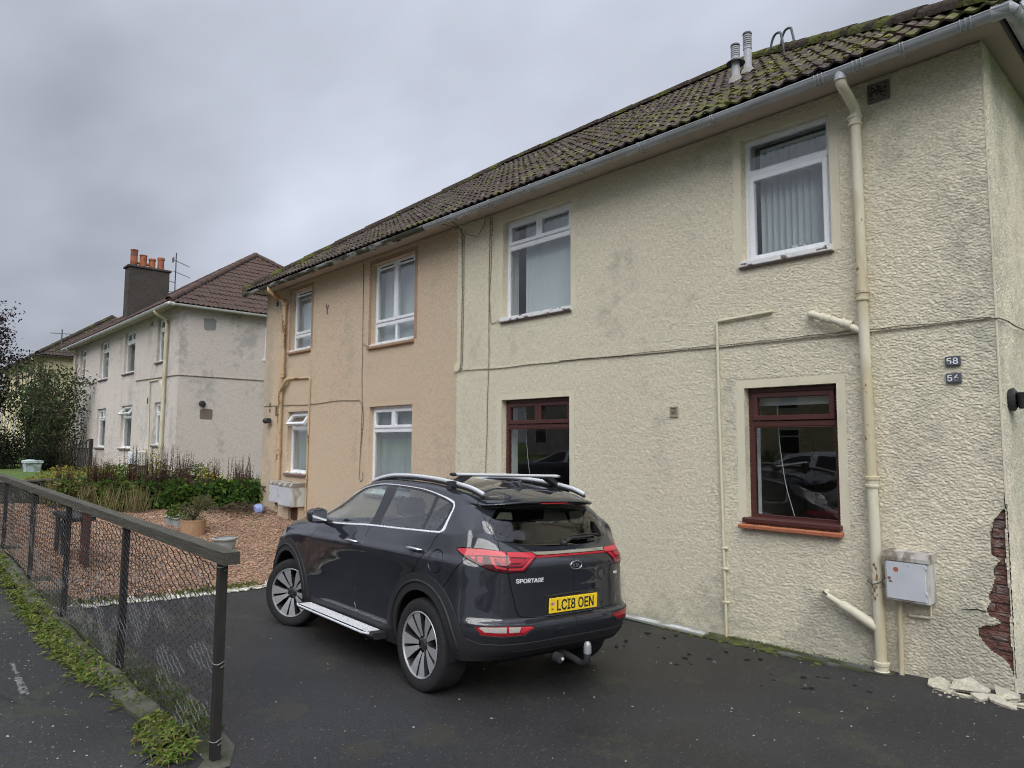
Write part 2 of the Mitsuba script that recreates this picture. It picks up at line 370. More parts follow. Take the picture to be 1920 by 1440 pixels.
scene['m_lens_dark'] = {'type': 'twosided', 'bsdf': {'type': 'plastic', 'diffuse_reflectance': {'type': 'rgb', 'value': list((.055, .006, .010))}, 'int_ior': 1.5}}
scene['m_lens_clear'] = {'type': 'twosided', 'bsdf': {'type': 'plastic', 'diffuse_reflectance': {'type': 'rgb', 'value': list((.40, .38, .34))}, 'int_ior': 1.5}}
mat('plate_yellow', (.80, .56, .025), .35, .5)
mat('tread', (.66, .665, .67), .38, .5, .3)
scene['m_glass'] = {'type': 'thindielectric', 'int_ior': 1.52, 'specular_transmittance': {'type': 'rgb', 'value': [.80, .84, .83]}}
scene['m_tint'] = {'type': 'thindielectric', 'int_ior': 1.52, 'specular_transmittance': {'type': 'rgb', 'value': [.20, .22, .22]}}
scene['m_carglass'] = {'type': 'thindielectric', 'int_ior': 1.52, 'specular_transmittance': {'type': 'rgb', 'value': [.72, .80, .76]}}
mat('blue_paint', (.02, .035, .10), .3, .5, .2, clearcoat=1.0, clearcoat_gloss=.95)
mat('silver_paint', (.40, .41, .42), .3, .5, .5, clearcoat=1.0, clearcoat_gloss=.95)
# ------------------------------------------------------------------ terrain
GP = np.array([(0, 0, 0), (3, 0, .02), (-2, 1, -.05), (-4.2, 1.6, -.11), (-6.3, 1.6, -.09), (-8.6, 1.7, -.07), (-10.4, 1.63, .05), (-12.66, 1.63, .15), (-16, 1.7, .24), (-19, 1.7, .36),
  (-4.45, 3.37, -.183), (-4.55, 4.97, -.247), (-7.12, 3.54, -.220), (-7.22, 5.14, -.284), (-9.4, 4.2, -.27), (-9.1, 2.8, -.17),
  (-1.4, 6.9, -.24), (-2.4, 6.8, -.285), (-5.3, 6.9, -.30), (-9, 6.9, -.27), (-12.8, 4.9, -.12), (-12.2, 6.9, -.03), (-15.4, 6.8, .17), (-15.6, 5.2, .06), (-18.6, 7, .22), (-18.6, 3.4, .30),
  (3, 6.9, -.22), (6, 3, -.05), (-4, -1, -.05), (-9, .2, -.02), (-13, .2, .13), (-20, 0, .42), (-9, -1, -.03), (0, -1.2, .0), (-40, 0, .95), (-40, 7, .9), (6, -1, .04), (12, 0, .1), (12, 7, .0),
  (-20, -6, .36), (0, -7, -.02), (12, -7, .05), (-40, -8, .9), (-40, -20, .9), (12, -20, .2), (-10, -20, .3), (-20, 16, .5), (0, 16, .0), (-40, 16, 1.1), (-60, 0, 1.3), (-60, 16, 1.4), (-60, -20, 1.3)], float)
_rbf = RBFInterpolator(GP[:, :2], GP[:, 2], kernel='thin_plate_spline', smoothing=.0015)


def gz(x, y):
    x, y = np.broadcast_arrays(np.asarray(x, float), np.asarray(y, float))
    q = np.c_[np.clip(x, -60, 12).ravel(), np.clip(y, -20, 16).ravel()]
    r = _rbf(q).reshape(x.shape)
    return float(r) if r.ndim == 0 else r


def terrain(poly, step, off, bump=0., seed=0):
    """a ground sheet over a polygon in plan, following the terrain"""
    poly = sg.Polygon(poly); x0, y0, x1, y1 = poly.bounds
    X = np.arange(x0, x1 + step, step); Y = np.arange(y0, y1 + step, step)
    P, F = [], []; n = 0
    cells = shapely.box(*[a.ravel() for a in np.meshgrid(X[:-1], Y[:-1], indexing='ij')], *[a.ravel() for a in np.meshgrid(X[1:], Y[1:], indexing='ij')])
    shapely.prepare(poly)
    inside = shapely.contains(poly, cells); touch = shapely.intersects(poly, cells) & ~inside
    c = shapely.bounds(cells[inside])
    if len(c):
        P.append(c[:, [0, 1, 2, 1, 2, 3, 0, 3]].reshape(-1, 2)); F.append(quads(np.arange(len(c) * 4).reshape(-1, 4))); n = len(c) * 4
    for g in shapely.intersection(poly, cells[touch]):
        for h in getattr(g, 'geoms', [g]):
            if h.geom_type != 'Polygon' or h.area < 1e-9: continue
            r = np.asarray(h.exterior.coords)[:-1]
            if not h.exterior.is_ccw: r = r[::-1]
            t = mapbox_earcut.triangulate_float64(r, np.array([len(r)], np.uint32)).reshape(-1, 3).astype(int)
            P.append(r); F.append(t + n); n += len(r)
    P = np.vstack(P); F = np.vstack(F)
    u, inv = np.unique(np.round(P, 5), axis=0, return_inverse=True); F = inv.ravel()[F]
    z = gz(u[:, 0], u[:, 1]) + off
    if bump: z = z + bump * (meshkit.fbm(np.c_[u * 1.1, u[:, 0] * 0], 3, seed) - .5)
    v = np.c_[u, z]; e1 = v[F[:, 1]] - v[F[:, 0]]; e2 = v[F[:, 2]] - v[F[:, 0]]
    down = e1[:, 0] * e2[:, 1] - e1[:, 1] * e2[:, 0] < 0; F[down] = F[down][:, ::-1]
    return v, F


X, Y = np.meshgrid(np.r_[-900, -400, -150, -90, np.arange(-60, 14, 2.), 20, 40, 100, 300, 900], np.r_[-900, -300, -90, -40, np.arange(-20, 18, 2.), 30, 90, 300, 900], indexing='ij')
struct('ground', sheet(X, Y, gz(X, Y) - .10), 'm_lawn', True)
PEB = [(-8.75, 1.7), (-9.05, 2.6), (-9.45, 4.15), (-10.3, 6.0), (-10.5, 6.9)]          # the line where tarmac gives way to the gravel garden
struct('driveway', terrain([(6, -1.25), (6, 9.5), (-1.2, 9.5), (-1.2, 6.95), (-10.5, 6.95), (-10.3, 6.0), (-9.45, 4.15), (-9.05, 2.6), (-8.75, 1.62), (-4.62, 1.50), (-4.45, 1.25), (-4.2, .9), (-4.0, -1.25)], .4, 0., .012), 'm_asphalt', True,
       label='dark worn tarmac drive with white chips and damp patches')
struct('pavement', terrain([(-4.0, -1.25), (-4.2, .9), (-4.45, 1.25), (-4.62, 1.46), (-60, 1.46), (-60, -1.25)], .5, 0., .012, 4), 'm_pave', True, label='grey tarmac footpath along the wire fence')
struct('gravel_garden', terrain([(-8.77, 1.62), (-9.07, 2.6), (-9.47, 4.15), (-10.32, 6.0), (-10.52, 6.95), (-18.75, 6.95), (-18.75, 1.62)], .18, .02, .14, 2), 'm_soil', True, label='bed of reddish brown stone chips and earth')
struct('road', terrain([(14, -1.5), (14, -7.5), (-60, -7.5), (-60, -1.5)], 2., -.02), 'm_road', True)
k0 = np.arange(-60, 14, 2.)
struct('kerb', cat([(lambda a, b: (np.array([[a, -1.5, gz(a, -1.4) - .2], [b, -1.5, gz(b, -1.4) - .2], [b, -1.25, gz(b, -1.4) - .2], [a, -1.25, gz(a, -1.4) - .2], [a, -1.5, gz(a, -1.4) + .03], [b, -1.5, gz(b, -1.4) + .03], [b, -1.25, gz(b, -1.4) + .03], [a, -1.25, gz(a, -1.4) + .03]]), BOXF))(a, a + 1.99) for a in k0]), 'm_concrete')
struct('pavement_far', terrain([(14, -7.6), (14, -9.6), (-60, -9.6), (-60, -7.6)], 2., .04), 'm_pave', True)
# neighbour's raised lawn behind the low wall
X, Y = np.meshgrid(np.linspace(-60, -18.95, 60), np.linspace(1.66, 6.95, 22), indexing='ij')
LAWNZ = lambda x, y: .54 + .005 * (-18.95 - np.asarray(x)) + .03 * (meshkit.fbm(np.stack(np.broadcast_arrays(np.asarray(x) * .6, np.asarray(y) * .6, 0.), -1), 2) - .5)
struct('lawn', sheet(X, Y, LAWNZ(X, Y)), 'm_lawn', True)
X, Y = np.meshgrid(np.linspace(-60, -15.9, 45), np.linspace(6.9, 17, 12), indexing='ij')
struct('side_path', sheet(X, Y, np.where(X < -18.95, LAWNZ(X, Y), gz(X, Y)) - .01), 'm_lawn', True)

# rounded concrete edging under the fence, with a worn end
ex = np.r_[np.arange(-18, -4.6, .16), -4.62]
eyes = 1.52 + .010 * np.sin(ex * 7); ez = gz(ex, ex * 0 + 1.55)
sec = np.array([(-.075, -.15), (-.075, .035), (-.05, .06), (0, .07), (.05, .06), (.085, .03), (.085, -.15)])
J = meshkit.fbm(np.stack(np.meshgrid(ex * 3, np.arange(7) * .6, [0.], indexing='ij'), -1)[:, :, 0], 3, 5) - .5
kv = np.stack([np.repeat(ex[:, None], 7, 1), eyes[:, None] + sec[:, 0] + .03 * J, ez[:, None] + sec[:, 1] + .03 * J], -1)
gap = ~((np.abs(ex + 5.45) < .10)[:-1])
i = np.arange(len(ex) * 7).reshape(-1, 7)[:, :]
kf = quads(np.c_[i[:-1, :-1].ravel(), i[:-1, 1:].ravel(), i[1:, 1:].ravel(), i[1:, :-1].ravel()])
struct('kerb_edging', (kv.reshape(-1, 3), kf), 'm_concrete', 40, label='worn rounded concrete edging under the wire fence')
struct('fence_footing', terrain([(-4.12, 1.66), (-4.12, 1.45), (-4.3, 1.58), (-18.5, 1.60), (-18.5, 1.86), (-10, 1.86), (-5.5, 1.90), (-4.4, 1.80)], .15, .012, .05, 8), 'm_concrete', True, label='cracked grey concrete strip at the foot of the fence')
# ------------------------------------------------------------------ houses
FY = 6.9                                   # the facades' plane


def lump(P, f=47., seed=0):
    w = .014 * (meshkit.noise(P * 21, seed + 3)[..., None] - .5) * np.array([1, 0, -1.]); P = P + w
    a = meshkit.noise((P @ np.array([[.9, 0, .42], [0, 1, 0], [-.42, 0, 1.0]])) * np.array([f * 1.0, f, f * 1.22]), seed); b = meshkit.noise(P * f * 1.7 + 5, seed + 1)
    a = np.clip((a - .28) / .44, 0, 1); return a * a * (3 - 2 * a) * .75 + .45 * b


def facade(x0, x1, z0, z1, opens, step, amp, axis='x', at=FY, hole=None, depth=.10, band=.085, mirror=1, edge=.0):
    """a rendered wall with openings (x0,x1,z0,z1): real lumps of harling standing out of it, smooth margins round the openings, reveals"""
    def lines(a, b, cuts):
        out = [a]
        for c in sorted(set([c for c in cuts if a < c < b]) | {b}):
            n = max(1, int(round((c - out[-1]) / step))); out += list(np.linspace(out[-1], c, n + 1)[1:])
        return np.array(out)
    U = lines(x0, x1, [c for o in opens for c in o[:2]]); Z = lines(z0, z1, [c for o in opens for c in o[2:4]])
    u, z = np.meshgrid(U, Z, indexing='ij')
    fade = np.ones_like(u)
    for a, b, c, d in opens:
        dd = np.maximum(np.maximum(a - u, u - b), np.maximum(c - z, z - d)); fade *= np.clip((dd - band) / .012, 0, 1)
    if edge: fade *= np.clip((x1 - edge - u) / .02, 0, 1)
    P = np.stack([u, u * 0 + at, z], -1)
    d = (amp * lump(P) + .004 * (meshkit.noise(P * 1.3, 4) - .5)) * fade if amp else u * 0
    uc, zc = (u[:-1, :-1] + u[1:, 1:]) / 2, (z[:-1, :-1] + z[1:, 1:]) / 2
    keep = np.ones(uc.shape, bool)
    for a, b, c, e in opens: keep &= ~((uc > a) & (uc < b) & (zc > c) & (zc < e))
    if hole is not None: keep &= ~shapely.contains_xy(hole, uc, zc)
    i = np.arange(u.size).reshape(u.shape)
    q = np.c_[i[:-1, :-1][keep], i[1:, :-1][keep], i[1:, 1:][keep], i[:-1, 1:][keep]]
    front = at - d
    v = np.stack([u, front, z], -1).reshape(-1, 3); f = quads(q); ms = [(v, f)]
    if hole is not None:                                                    # the broken edge of the render
        br = []
        h = ~keep & shapely.contains_xy(hole.buffer(.05), uc, zc)
        for a, b in np.argwhere(h):
            for da, db, s, e in ((-1, 0, i[a, b], i[a, b + 1]), (1, 0, i[a + 1, b + 1], i[a + 1, b]), (0, -1, i[a + 1, b], i[a, b]), (0, 1, i[a, b + 1], i[a + 1, b + 1])):
                if 0 <= a + da < keep.shape[0] and 0 <= b + db < keep.shape[1] and keep[a + da, b + db]: br.append((v[s], v[e]))
        bv = [];
        for s, e in br: bv += [s, e, [e[0], at + .03, e[2]], [s[0], at + .03, s[2]]]
        facade.edge = (np.array(bv), quads(np.arange(len(bv)).reshape(-1, 4)))
    for a, b, c, e in opens:                                                # reveals
        r = [[(a, c), (a, e)], [(b, e), (b, c)], [(a, e), (b, e)], [(b, c), (a, c)]]
        for s, t in r:
            ms.append((np.array([[s[0], at, s[1]], [t[0], at, t[1]], [t[0], at + depth + .02, t[1]], [s[0], at + depth + .02, s[1]]]), quads([[0, 1, 2, 3]])))
    v, f = cat(ms)
    if axis == 'y': v = v[:, [1, 0, 2]] * [1, 1, 1]
    return v, f


def window(parent, x0, x1, z0, z1, kind, m, y=FY + .095, sillm='m_sill', sill_over=.06, name='window', flip=False, glass='m_glass', opened=None, tilesill=False, simple=False, nose=.0):
    """frame of bars with rebates, raised sashes, panes, sill; kinds: 'top1', 'top2', 'tall1', 'tall2', 'plain'"""
    w = part(parent, name, cat([rbx(x0, x0 + .055, y, y + .07, z0, z1), rbx(x1 - .055, x1, y, y + .07, z0, z1), rbx(x0 + .05, x1 - .05, y, y + .07, z1 - .055, z1), rbx(x0 + .05, x1 - .05, y, y + .07, z0, z0 + .075)]), m)
    zt = z1 - (z1 - z0) * .27 if kind.startswith('top') else z0 + (z1 - z0) * .26
    if kind == 'plain': cells = [(x0 + .05, x1 - .05, z0 + .07, z1 - .05, 0)]
    else:
        part(w, 'transom', rbx(x0 + .05, x1 - .05, y - .004, y + .066, zt - .03, zt + .03), m)
        xm = (x0 + x1) / 2
        spl = [(x0 + .05, xm), (xm, x1 - .05)] if kind in ('top2', 'tall2') else [(x0 + .05, x1 - .05)]
        cells = []
        if kind.startswith('top'):
            cells += [(a, b, zt + .03, z1 - .05, 0 if kind == 'topfix' else 1) for a, b in spl] + [(x0 + .05, x1 - .05, z0 + .07, zt - .03, 1 if kind == 'topfix' else 0)]
            if len(spl) == 2: part(w, 'mullion', rbx(xm - .02, xm + .02, y, y + .066, zt + .03, z1 - .05), m)
        else:
            cells += [(a, b, zt + .03, z1 - .05, 1) for a, b in spl] + [(a, b, z0 + .07, zt - .03, 0) for a, b in spl]
            if len(spl) == 2: part(w, 'mullion', rbx(xm - .025, xm + .025, y - .002, y + .066, z0 + .07, z1 - .05), m)
    for k, (a, b, c, d, sash) in enumerate(cells):
        g = .004; ang = 0.
        if sash:
            e = .058
            ms = [rbx(a + g, a + e, y - .022, y + .05, c + g, d - g), rbx(b - e, b - g, y - .022, y + .05, c + g, d - g), rbx(a + e - .004, b - e + .004, y - .022, y + .05, d - e, d - g), rbx(a + e - .004, b - e + .004, y - .022, y + .05, c + g, c + e)]
            pane = (np.array([[a + e - .01, y + .012, c + e - .01], [b - e + .01, y + .012, c + e - .01], [b - e + .01, y + .012, d - e + .01], [a + e - .01, y + .012, d - e + .01]]), quads([[0, 1, 2, 3]]))
            ms = cat(ms)
            if opened is not None and c > (z0 + z1) / 2:
                h = np.array([0, y - .01, d]); ms = move((ms[0] - h, ms[1]), h, rx=-opened); pane = move((pane[0] - h, pane[1]), h, rx=-opened)
            s = part(w, 'sash', ms, m); part(w, 'pane', pane, glass)
            if kind.startswith('tall') and not simple:
                part(w, 'trickle_vent', rbx(a + .14, b - .10, y - .028, y - .0225, d - .045, d - .022, .002), 'm_dark')
        else:
            e = .012
            part(w, 'glazing_bead', cat([rbx(a, a + e, y - .003, y + .03, c, d, .003), rbx(b - e, b, y - .003, y + .03, c, d, .003), rbx(a + e, b - e, y - .003, y + .03, d - e, d, .003), rbx(a + e, b - e, y - .003, y + .03, c, c + e, .003)]), m)
            part(w, 'pane', (np.array([[a + .006, y + .02, c + .006], [b - .006, y + .02, c + .006], [b - .006, y + .02, d - .006], [a + .006, y + .02, d - .006]]), quads([[0, 1, 2, 3]])), glass)
    if sillm:
        if tilesill:
            part(w, 'sill', rbx(x0 - .03, x1 + .02, FY - .055, y + .03, z0 - .005, z0 + .05, .012), m)
            n = 6; xs = np.linspace(x0 - .06, x1 + .03, n + 1)
            for a, b in zip(xs, xs[1:]):
                part(w, 'sill_tile', move(rbx(a + .002, b - .002, -.09, .09, -.02, .02, .006), (0, FY + .005, z0 - .035 + rnd.uniform(-.002, .002)), rx=.10), 'm_terracotta')
        else:
            part(w, 'sill', rbx(x0 - sill_over, x1 + .02, FY - (.045 if nose else .06), y + .02, z0 - (.022 if nose else .055), z0 - .003, .008), sillm)
            part(w, 'sill_nose', rbx(x0 - .012, x1 + .01, FY - (.055 if nose else .035), y + .01, z0 - .004, z0 + (nose or .03), .006), 'm_pvc_dirty' if m == 'm_pvc' else m)
    # inner reveal of the room: white boards round the window
    part(w, 'inner_reveal', cat([bx(x0 - .02, x0 + .004, y + .07, y + .24, z0, z1), bx(x1 - .004, x1 + .02, y + .07, y + .24, z0, z1), bx(x0, x1, y + .07, y + .24, z0 - .02, z0 + .004), bx(x0, x1, y + .07, y + .24, z1 - .004, z1 + .02)]), 'm_white')
    return w


def vblind(x0, x1, z0, z1, n, ang, label, y=FY + .28, group=None, skip=()):
    key = thing('vertical_blind', label, 'blind', group)
    part(key, 'headrail', rbx(x0, x1, y - .02, y + .02, z1 - .05, z1 - .012), 'm_white')
    w = (x1 - x0) / n
    for k in range(n):
        if k in skip: continue
        a = ang + rnd.uniform(-.09, .09); u = np.linspace(-.5, .5, 5) * .089; c = .006 * (1 - (u / .0445) ** 2)
        zz = np.array([z0 + .03, z1 - .05]); U, Zz = np.meshgrid(u, zz, indexing='ij'); Cc = np.repeat(c[:, None], 2, 1)
        v, f = sheet(U, Cc, Zz); v2 = v + [0, .0015, 0]
        part(key, 'slat', move(cat([(v, f), (v2, f[:, ::-1])]), (x0 + (k + .5) * w, y, 0), rz=a), 'm_blind', True)
    return key


def tile_mesh(w=.30, l=.42):
    """one double-roman tile, laid in the slope's own plane: x across, y up the slope, z out"""
    u = np.linspace(0, 1, 13); zz = .030 * (.5 - .5 * np.cos(2 * np.pi * u * 2 + .2)) ** 1.5
    a = np.stack([u * w, u * 0, zz + .028], 1); b = np.stack([u * w, u * 0 + l, zz + .004], 1); c = np.stack([u * w, u * 0 + .004, zz + .006], 1)
    n = 13; v = np.vstack([a, b, c]); k = np.arange(n - 1)
    f = np.vstack([quads(np.c_[k, k + 1, k + 1 + n, k + n]), quads(np.c_[k + 2 * n, k + 1 + 2 * n, k + 1, k])])
    return v, f


TILE = tile_mesh()
PIT = math.atan2(3.03, 4.34)


def slope_to_world(v, xa, y0, z0, side='front'):
    c, s = math.cos(PIT), math.sin(PIT)
    X, Yw, Zw = v[:, 0], v[:, 1] * c - v[:, 2] * s, v[:, 1] * s + v[:, 2] * c
    if side == 'front': return np.stack([xa + X, y0 + Yw, z0 + Zw], 1)
    if side == 'right': return np.stack([xa - Yw, y0 + X, z0 + Zw], 1)          # hip end that falls towards +x; X runs along +y


def tiles(xl, xr, yb, zb, half, side='front', ylen=None):
    """the tiles of one hipped slope: a list of meshes in world space, with distance from the eye"""
    L = half / math.cos(PIT); gauge = .345; out = []
    base = xr - xl if side == 'front' else ylen
    for r in range(int(L / gauge) + 1):
        y0 = r * gauge; inset = y0 * math.cos(PIT)
        for k in range(int(base / .30) + 1):
            a = k * .30; lo, hi = inset - .02, base - inset + .02
            if a + .30 < lo or a > hi or y0 > L - .05: continue
            v = TILE[0] * [1, min(1., (L - y0) / .42 if y0 + .42 > L else 1), 1] + [a, y0 - .065, 0]; f = TILE[1]
            v = v + rng.normal(0, .0022, 3) + [0, 0, .004 * rng.normal()]; t = rng.normal(0, .006); v[:, 2] += (v[:, 0] - v[:, 0].mean()) * t
            if a < lo + .45 * 1 or a + .30 > hi - .45:
                m = trimesh.Trimesh(v, f, process=False); c = math.cos(PIT)
                for nn, oo in (((1, -c, 0), (0, 0, 0)), ((-1, -c, 0), (base, 0, 0))):
                    m = trimesh.intersections.slice_mesh_plane(m, np.array(nn, float), np.array(oo, float))
                if len(m.faces) == 0: continue
                v, f = np.array(m.vertices), np.array(m.faces)
            w = slope_to_world(v, xl if side == 'front' else xr, yb, zb, side)
            out.append((float(np.linalg.norm(w.mean(0) - EYE)), w, f))
    return out


def hipline(p, q, r=.115, seg=.40, seed=0):
    """half-round hip or ridge tiles from p to q, each a short barrel lapping the next"""
    p, q = np.asarray(p, float), np.asarray(q, float); d = q - p; L = np.linalg.norm(d); d /= L; n = max(1, int(L / seg)); s = L / n
    a = np.cross(d, [0, 0, 1.]); a /= np.linalg.norm(a); b = np.cross(a, d); g = np.random.default_rng(seed); out = []
    for k in range(n):
        o = p + d * s * k; e = o + d * (s + .035); ang = np.linspace(-.25, math.pi + .25, 9); rr = [r * 1.05, r * .97]
        j = g.normal(0, .006, 3)
        rings = [c + j + rad * (np.cos(ang)[:, None] * a + np.sin(ang)[:, None] * b * .85) for c, rad in ((o, rr[0]), (e, rr[1]))]
        inner = [o + j + rr[0] * .82 * (np.cos(ang)[:, None] * a + np.sin(ang)[:, None] * b * .85)]
        v = np.vstack(rings + inner); m = 9; i = np.arange(m - 1)
        out.append((v, np.vstack([quads(np.c_[i, i + 1, i + 1 + m, i + m]), quads(np.c_[i + 2 * m, i + 1 + 2 * m, i + 1, i])])))
    return out


def gutter(pts, r=.062, n=9):
    P = np.asarray(pts, float); out = []
    ms = []
    for p, q in zip(P, P[1:]):
        d = q - p; d = d / np.linalg.norm(d); a = np.cross(d, [0, 0, 1.]); k = np.linspace(math.pi, 2 * math.pi, n)
        for rad, s in ((r, 1), (r - .004, -1)):
            R = rad * (np.cos(k)[:, None] * a + np.sin(k)[:, None] * np.array([0, 0, 1.]))
            v = np.vstack([p + R, q + R]); i = np.arange(n - 1); f = quads(np.c_[i, i + 1, i + 1 + n, i + n]); ms.append((v, f if s > 0 else f[:, ::-1]))
        for sgn in (1, -1):
            ms.append(bx(0, 1, 0, 1, 0, 1)); b = ms[-1][0]; lip = p + a * r * sgn; lq = q + a * r * sgn
            ms[-1] = (np.array([lip + c for c in ((a * .004 + [0, 0, -.006]), (-a * .004 + [0, 0, -.006]))] + [lq + c for c in ((-a * .004 + [0, 0, -.006]), (a * .004 + [0, 0, -.006]))] + [lip + c for c in ((a * .004 + [0, 0, .004]), (-a * .004 + [0, 0, .004]))] + [lq + c for c in ((-a * .004 + [0, 0, .004]), (a * .004 + [0, 0, .004]))]), BOXF)
    return cat(ms)


def collar(parent, at, r, m, axis=(0, 0, 1), name='collar', h=.09):
    a = np.asarray(at, float); d = np.asarray(axis, float) / np.linalg.norm(axis)
    prof = [(r * 1.0, -h * .6), (r * 1.32, -h * .55), (r * 1.36, -h * .35), (r * 1.18, -h * .28), (r * 1.20, h * .15), (r * 1.40, h * .22), (r * 1.42, h * .5), (r * 1.0, h * .56)]
    v, f = lathe(prof, 14); z = d; x = np.cross(z, [0, 1, 0.3]); x /= np.linalg.norm(x); y = np.cross(z, x)
    part(parent, name, (v @ np.array([x, y, z]) + a, f), m, 35)


def house_shell(key, xr, xl, dz, walls, tile_m, hip_m, gutters, base=-.6, tile_parts=0, far=False, gable=True, seam=None):
    """roof, eaves and the walls that are plain; the front walls come from facade()"""
    E = 5.285 + dz; yb, xo = 6.46, .27
    xR, xL = xr + xo, xl - xo; yB = 6.9 + 7.8 + .44
    half = (yB - yb) / 2; RZ = E + half * math.tan(PIT); yr = yb + half
    pts = dict(a=(xL, yb, E), b=(xR, yb, E), c=(xR, yB, E), d=(xL, yB, E), r=(xR - half, yr, RZ), l=(xL + half, yr, RZ))
    P = [np.array(pts[k]) - [0, 0, .012] for k in 'abcdrl']
    roof = part(key, 'roof', (np.array(P), np.array([[0, 1, 4], [0, 4, 5], [1, 2, 4], [2, 3, 5], [2, 5, 4], [3, 0, 5]])), 'm_dark')
    ts = tiles(xL, xR, yb, E, half); ts.sort(key=lambda t: t[0])
    for d, v, f in ts[:tile_parts]: part(roof, 'roof_tile', (v, f), tile_m, 50)
    rest = [(v, f) for d, v, f in ts[tile_parts:]] + [(v, f) for d, v, f in tiles(xL, xR, yb, E, half, 'right', yB - yb)]
    part(roof, 'further_roof_tiles', cat(rest), tile_m, 50, kind='stuff')
    up_ = np.array([0, 0, .035])
    for i, (p, q) in enumerate((('b', 'r'), ('r', 'l'), ('a', 'l'), ('c', 'r'))):
        hs = hipline(np.array(pts[p]) + up_, np.array(pts[q]) + up_, seed=i)
        if far: part(roof, 'ridge_capping', cat(hs), hip_m, 40)
        else:
            for h in hs: part(roof, 'hip_tile', h, hip_m, 40)
    z0 = 5.262 + dz
    part(key, 'soffit', cat([bx(xL + .08, xR - .08, yb + .09, 6.93, z0, z0 + .02), bx(xr - .03, xR - .09, 6.93, yB - .1, z0, z0 + .02), bx(xL + .09, xl + .03, 6.93, yB - .1, z0, z0 + .02)]), 'm_soffit')
    part(key, 'fascia', cat([bx(xL + .07, xR - .07, yb + .07, yb + .09, z0 - .025, E - .005), bx(xR - .09, xR - .07, yb + .09, yB - .1, z0 - .025, E - .005), bx(xL + .07, xL + .09, yb + .09, yB - .1, z0 - .025, E - .005)]), 'm_fascia')
    zb = base + dz * (1 if dz else 0)
    part(key, 'interior', cat([bx(xl + .3, xr - .3, 9.6, 9.7, zb, 5.2 + dz), bx(xl + .05, xr - .05, 7.15, 14.6, 2.52 + dz, 2.75 + dz), bx(xl + .05, xr - .05, 7.0, 14.6, 5.17 + dz, 5.2 + dz), bx(xl + .05, xr - .05, 7.15, 14.6, zb, -.05 + dz), bx((xl + xr) / 2 - .1, (xl + xr) / 2 + .1, 7.0, 9.6, zb, 5.18 + dz),
        bx(xr - 2.9, xr - 2.75, 7.2, 9.6, zb, 5.16 + dz), bx(xl + 2.75, xl + 2.9, 7.2, 9.6, zb, 5.16 + dz)]), 'm_room')
    return dict(E=E, yb=yb, xR=xR, xL=xL, roof=roof, z0=z0, RZ=RZ, yr=yr)


# ---- the semi-detached house with the cream half near and the peach half beyond
H = thing('semi_detached_house', 'rendered semi-detached house, cream half nearest and peach half beyond, mossy tiled roof', 'house')
XR, XS, XL = -1.42, -8.66, -15.92
UR, UL, LR, LL = (-3.70, -2.74, 3.66, 5.09), (-7.58, -6.21, 3.54, 5.08), (-3.72, -2.75, .93, 2.345), (-7.59, -6.24, .93, 2.375)
PUR, PUL, PLR, PLL = (-11.26, -9.86, 3.53, 5.09), (-14.62, -13.66, 3.73, 5.09), (-11.26, -9.87, .80, 2.40), (-14.62, -13.70, 1.06, 2.40)
HOLE = sg.Polygon([(-1.435, 1.235), (-1.47, 1.20), (-1.475, 1.175), (-1.52, 1.13), (-1.535, 1.06), (-1.55, 1.01), (-1.545, .93), (-1.55, .85), (-1.52, .825), (-1.49, .80), (-1.515, .765), (-1.54, .72), (-1.53, .65), (-1.55, .58), (-1.575, .52), (-1.57, .45), (-1.60, .39), (-1.585, .34),
    (-1.525, .325), (-1.51, .295), (-1.56, .27), (-1.63, .255), (-1.665, .225), (-1.66, .16), (-1.62, .10), (-1.575, .055), (-1.50, .02), (-1.46, -.03), (-1.435, -.10), (-1.425, .0), (-1.44, .2), (-1.43, .5), (-1.445, .8), (-1.44, 1.0), (-1.432, 1.10)])
part(H, 'front_wall', facade(XS, XR, -.55, 5.25, [UR, UL, LR, LL], .0098, .0056, hole=HOLE, edge=.0), 'm_cream', 55, label='cream harled front wall with smooth margins round the windows')
part(H, 'broken_render_edge', facade.edge, 'm_render_edge')
for o in (UR, UL, LR, LL):
    a, b, c, d = o; w = .085; e = .003
    part(H, 'window_margin', cat([bx(a - w, a, FY - e, FY + .004, c - .0, d + w), bx(b, b + w, FY - e, FY + .004, c - .0, d + w), bx(a, b, FY - e, FY + .004, d, d + w)]), 'm_cream_band')
part(H, 'front_wall', facade(XL, XS, -.55, 5.25, [PUR, PUL, PLR, PLL], .028, .007), 'm_peach', 60, label='peach harled front wall of the far half')
for o, m in ((PUR, 'm_brown_band'), (PUL, 'm_brown_band'), (PLR, 'm_peach'), (PLL, 'm_peach')):
    a, b, c, d = o; w = .085; e = .003
    part(H, 'window_margin', cat([bx(a - w, a, FY - e, FY + .004, c, d + w), bx(b, b + w, FY - e, FY + .004, c, d + w), bx(a, b, FY - e, FY + .004, d, d + w)]), m)
GW = facade(6.9, 8.4, -.55, 5.25, [], .016, .008, axis='y', at=0.)
gv = GW[0].copy(); gv = np.stack([XR + gv[:, 0] * -1, gv[:, 1], gv[:, 2]], 1)
part(H, 'gable_wall', (gv, GW[1]), 'm_cream', 55)
part(H, 'gable_wall', bx(XR - .25, XR + .004, 8.4, 14.7, -.55, 5.25), 'm_cream'); part(H, 'gable_wall', bx(XL, XL + .25, 6.95, 14.7, -.55, 5.25), 'm_peach'); part(H, 'rear_wall', bx(XL + .25, XR - .25, 14.5, 14.7, -.55, 5.25), 'm_peach')
part(H, 'corner_bead', cat([bx(XR - .006, XR + .006, FY - .010, FY + .006, 1.27, 5.25), bx(XR - .006, XR + .006, FY - .010, FY + .006, -.5, -.12)]), 'm_cream_band')
